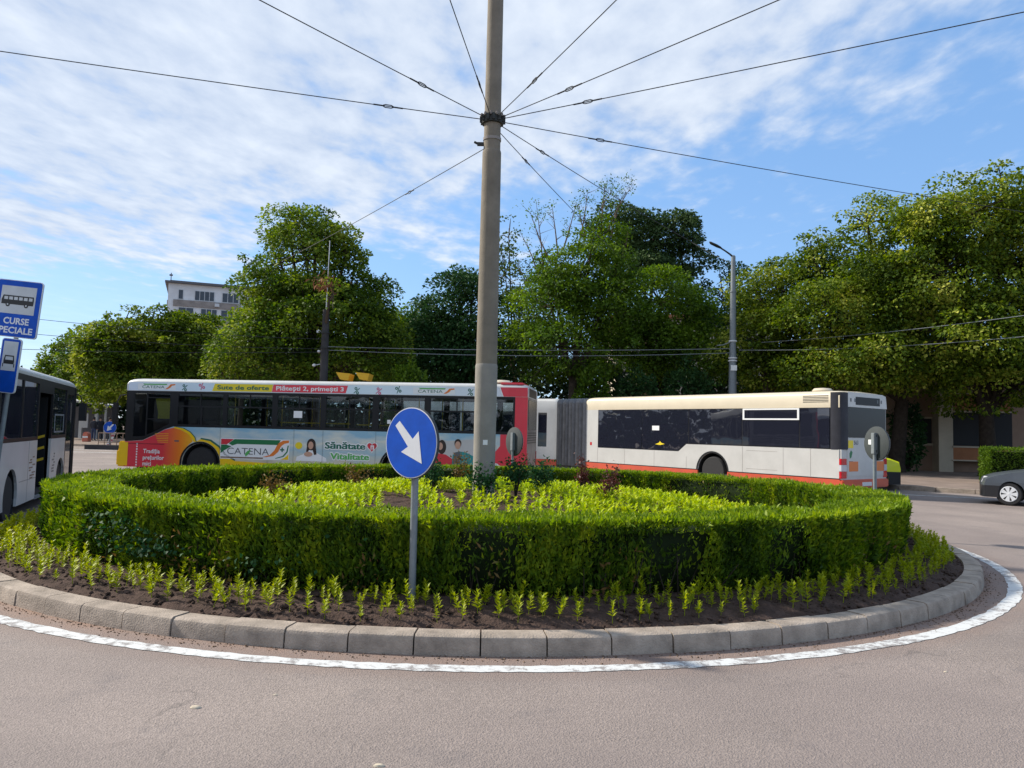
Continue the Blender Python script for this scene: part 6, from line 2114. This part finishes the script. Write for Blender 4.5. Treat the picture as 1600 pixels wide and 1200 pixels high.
tree('slim_tree', 'slim feathery tree right of the tall maple', gb(594, 48), [blob(591, 448, 12, 22, 48), blob(597, 490, 22, 30, 48), blob(606, 535, 34, 40, 48)], 'olive_leaf', 0.24, 90, 106, GT, 0.12, lobe=0.7)
tree('bright_tree', 'light green low tree between the tall maple and the dark tree', gb(630, 46), [blob(648, 506, 40, 30, 46), blob(605, 545, 36, 34, 46), blob(632, 545, 34, 38, 46), blob(622, 580, 36, 28, 46), blob(650, 520, 22, 24, 47)], 'bright_leaf', 0.22, 150, 107, GT, 0.15)
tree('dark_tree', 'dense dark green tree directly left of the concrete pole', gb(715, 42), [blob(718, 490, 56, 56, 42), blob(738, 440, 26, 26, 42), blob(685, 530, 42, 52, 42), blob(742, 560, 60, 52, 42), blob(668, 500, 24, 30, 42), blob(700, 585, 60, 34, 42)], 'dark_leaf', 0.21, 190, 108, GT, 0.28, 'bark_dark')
tree('sparse_tree', 'sparse grey green tree just right of the concrete pole', gb(800, 46), [blob(795, 372, 20, 26, 46), blob(790, 430, 30, 46, 46), blob(812, 500, 44, 60, 46), blob(800, 575, 50, 42, 45)], 'olive_leaf', 0.22, 75, 109, GT, 0.16)
tree('ivy_clad_tree', 'bright green ivy clad tree with bare dead branches above its crown', gb(892, 39), [blob(905, 430, 62, 62, 39), blob(925, 375, 40, 34, 39), blob(872, 480, 74, 56, 39), blob(950, 480, 60, 60, 39), blob(885, 545, 92, 44, 39), blob(960, 420, 30, 40, 39), blob(848, 420, 22, 30, 39)], 'bright_leaf', 0.18, 175, 110, GT, 0.26, bare=[
    (850, 430, 39, 838, 318), (860, 410, 39, 828, 330), (872, 400, 39, 862, 318), (880, 390, 39, 900, 318), (905, 380, 39, 918, 300), (915, 370, 39, 905, 322),
    (940, 360, 39, 945, 288), (950, 360, 39, 990, 286), (955, 370, 39, 975, 300), (845, 440, 39, 812, 360), (840, 470, 39, 806, 410), (930, 360, 39, 960, 292), (965, 420, 39, 985, 350), (855, 480, 39, 822, 440)])
tree('umbrella_pine', 'round dark pine crown against the sky, highest of the middle trees', gb(1012, 48), [blob(1022, 378, 58, 46, 48), blob(975, 360, 42, 32, 48), blob(1066, 400, 26, 38, 48), blob(1005, 420, 60, 32, 48), blob(1070, 450, 28, 30, 48)], 'pine_leaf', 0.22, 200, 111, GT, 0.28, lobe=0.8)
tree('broadleaf_tree', 'mid green spreading tree below the round pine', gb(1040, 41), [blob(1030, 470, 72, 38, 41), blob(1070, 500, 42, 46, 41), blob(1000, 530, 70, 48, 41), blob(1060, 560, 80, 42, 41)], 'bright_leaf', 0.20, 165, 112, GT, 0.22, 'bark_dark')
tree('small_tree', 'small tree top behind the lamp arm of the street lamp', gb(1138, 47), [blob(1140, 420, 24, 18, 47), blob(1130, 470, 36, 40, 47), blob(1120, 540, 50, 50, 47)], 'dark_leaf', 0.22, 130, 113, GT, 0.14)
tree('linden_tree', 'leftmost of the yellow-green lindens on the right, behind the street lamp', gb(1200, 38), [blob(1190, 470, 46, 40, 38), blob(1225, 455, 44, 40, 38), blob(1190, 535, 66, 52, 38), blob(1250, 520, 56, 60, 38), blob(1220, 580, 76, 38, 38)], 'linden_leaf', 0.19, 180, 114, GT, 0.25, droop=0.2)
tree('linden_tree', 'middle linden on the right with yellow-green clumps, above the bus tail', gb(1400, 35.5), [blob(1310, 420, 60, 54, 36), blob(1268, 400, 30, 34, 36), blob(1355, 350, 44, 44, 36), blob(1300, 500, 90, 58, 35), blob(1360, 450, 72, 60, 35), blob(1335, 570, 105, 48, 35), blob(1420, 560, 70, 52, 34.5)], 'linden_leaf', 0.19, 185, 115, GT, 0.34, 'bark_dark', droop=0.2)
tree('linden_tree', 'largest linden filling the upper right corner', gb(1545, 33.5), [blob(1440, 335, 48, 44, 34), blob(1500, 345, 74, 62, 33), blob(1568, 310, 46, 48, 33), blob(1470, 430, 80, 70, 33), blob(1560, 420, 86, 80, 33), blob(1640, 380, 80, 100, 33), blob(1500, 530, 96, 62, 32.5), blob(1600, 520, 90, 80, 33), blob(1560, 600, 100, 38, 33), blob(1690, 480, 80, 120, 33)], 'linden_leaf', 0.19, 185, 116, GT, 0.36, 'bark_dark', droop=0.2)
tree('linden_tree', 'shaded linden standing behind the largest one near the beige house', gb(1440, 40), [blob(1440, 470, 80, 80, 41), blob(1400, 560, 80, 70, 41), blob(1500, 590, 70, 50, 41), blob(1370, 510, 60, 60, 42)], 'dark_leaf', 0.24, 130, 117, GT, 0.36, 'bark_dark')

def bush(label, px, py, rx, ry, d, mat, seed, leaf=0.17):
    rng = np.random.default_rng(seed)
    c, r = blob(px, py, rx, ry, d)
    root = thing('bush', label, 'bush', (c[0], d, 0.12), group='bushes behind the buses')
    st = MB()
    for k in range(5):
        e = Vector((rng.normal(0, .35) * r[0], rng.normal(0, .3) * r[0], c[2] - 0.12 + rng.uniform(-0.2, 0.5) * r[2]))
        st.tube([(0, 0, -0.05), e * 0.5, e], [0.05, 0.035, 0.012], 5)
    st.build('stems', 'bark_dark', root, 1.0)
    n = int(900 * r[0] * (r[2] + c[2]) * 0.8)
    d_ = rand_dirs(rng, n)
    s = rng.uniform(0.35, 1.0, n) ** 0.5 * (1 + 0.18 * np.sin(d_[:, 0] * 7 + seed) * np.cos(d_[:, 2] * 6))
    P = d_ * s[:, None] * np.array([r[0], r[0] * 0.9, (r[2] + c[2]) / 2]) + np.array([0, 0, (r[2] + c[2]) / 2])
    P[:, 2] = np.maximum(P[:, 2], 0.1)
    L = leaf * rng.uniform(0.6, 1.3, n)
    v, f = leaf_cards(P, d_ + rng.normal(0, 0.6, (n, 3)), d_ + rng.normal(0, 0.5, (n, 3)) + np.array([0, 0, 0.5]), L, L * 0.65)
    np_mesh('foliage', v, f, mat, root)
bush('bright green bush showing over the advert bus, left of the dark tree', 636, 588, 34, 24, 36, 'bright_leaf', 201)
bush('green bush above the white bus bellows, under the ivy clad tree', 925, 590, 32, 24, 37.5, 'bright_leaf', 202)
bush('dark bush above the middle of the white bus', 1075, 592, 50, 22, 38, 'dark_leaf', 203)
bush('dark bush left of the street lamp foot', 1000, 600, 40, 20, 38, 'dark_leaf', 204)
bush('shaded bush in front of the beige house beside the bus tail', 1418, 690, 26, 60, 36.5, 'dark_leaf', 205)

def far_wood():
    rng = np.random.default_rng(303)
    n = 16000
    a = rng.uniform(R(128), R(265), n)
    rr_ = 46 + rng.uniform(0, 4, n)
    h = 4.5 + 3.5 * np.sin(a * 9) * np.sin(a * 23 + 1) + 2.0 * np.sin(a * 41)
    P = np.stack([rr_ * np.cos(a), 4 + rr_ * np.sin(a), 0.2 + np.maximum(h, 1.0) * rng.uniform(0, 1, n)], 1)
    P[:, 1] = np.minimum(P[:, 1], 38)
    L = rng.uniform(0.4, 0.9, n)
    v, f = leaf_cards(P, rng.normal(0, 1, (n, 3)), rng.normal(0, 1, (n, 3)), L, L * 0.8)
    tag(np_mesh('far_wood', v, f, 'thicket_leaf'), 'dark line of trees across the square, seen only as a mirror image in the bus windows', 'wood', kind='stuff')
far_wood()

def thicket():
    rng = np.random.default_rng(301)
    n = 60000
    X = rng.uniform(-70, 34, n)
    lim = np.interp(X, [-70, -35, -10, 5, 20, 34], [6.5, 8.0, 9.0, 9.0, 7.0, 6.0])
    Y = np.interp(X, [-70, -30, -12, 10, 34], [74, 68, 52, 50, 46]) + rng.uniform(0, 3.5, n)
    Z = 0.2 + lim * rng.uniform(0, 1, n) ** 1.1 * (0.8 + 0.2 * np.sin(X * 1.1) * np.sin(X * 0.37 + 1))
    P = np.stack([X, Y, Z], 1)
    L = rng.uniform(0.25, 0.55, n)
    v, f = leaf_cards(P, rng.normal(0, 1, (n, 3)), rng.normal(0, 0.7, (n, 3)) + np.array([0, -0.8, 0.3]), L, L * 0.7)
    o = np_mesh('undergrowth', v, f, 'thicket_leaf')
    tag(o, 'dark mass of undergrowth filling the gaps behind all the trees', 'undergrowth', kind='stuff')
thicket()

# litter and stones on the road
rl2 = random.Random(12)
for i, (px, py, s, lab) in enumerate(((306, 1106, 0.035, 'pale flat pebble lying on the asphalt in the left foreground'), (431, 1086, 0.018, 'small white chip on the asphalt right of the flat pebble'), (592, 1197, 0.03, 'white pebble at the very bottom edge of the photo'), (1478, 1050, 0.018, 'pale chip beside the white line on the right'))):
    r_ = CAM_M.to_3x3() @ Vector(((px - 800) / FPX, (600 - py) / FPX, -1))
    k = -CAM_H / r_.z
    x, y = r_.x * k, r_.y * k
    m_ = MB()
    n = 9
    ring1 = [(s * math.cos(2 * math.pi * j / n) * rl2.uniform(0.8, 1.2), 0.5 * s * math.sin(2 * math.pi * j / n) * rl2.uniform(0.8, 1.2)) for j in range(n)]
    m_.add([(a, b, 0.001) for a, b in ring1] + [(a * 0.7, b * 0.7, s * 0.3) for a, b in ring1], [tuple(range(n)), tuple(range(n, 2 * n))] + [(j, (j + 1) % n, (j + 1) % n + n, j + n) for j in range(n)])
    o = m_.build('pebble', 'plaster_cream', None, 1.0)
    o.location = (x, y, 0)
    tag(o, lab, 'pebble')
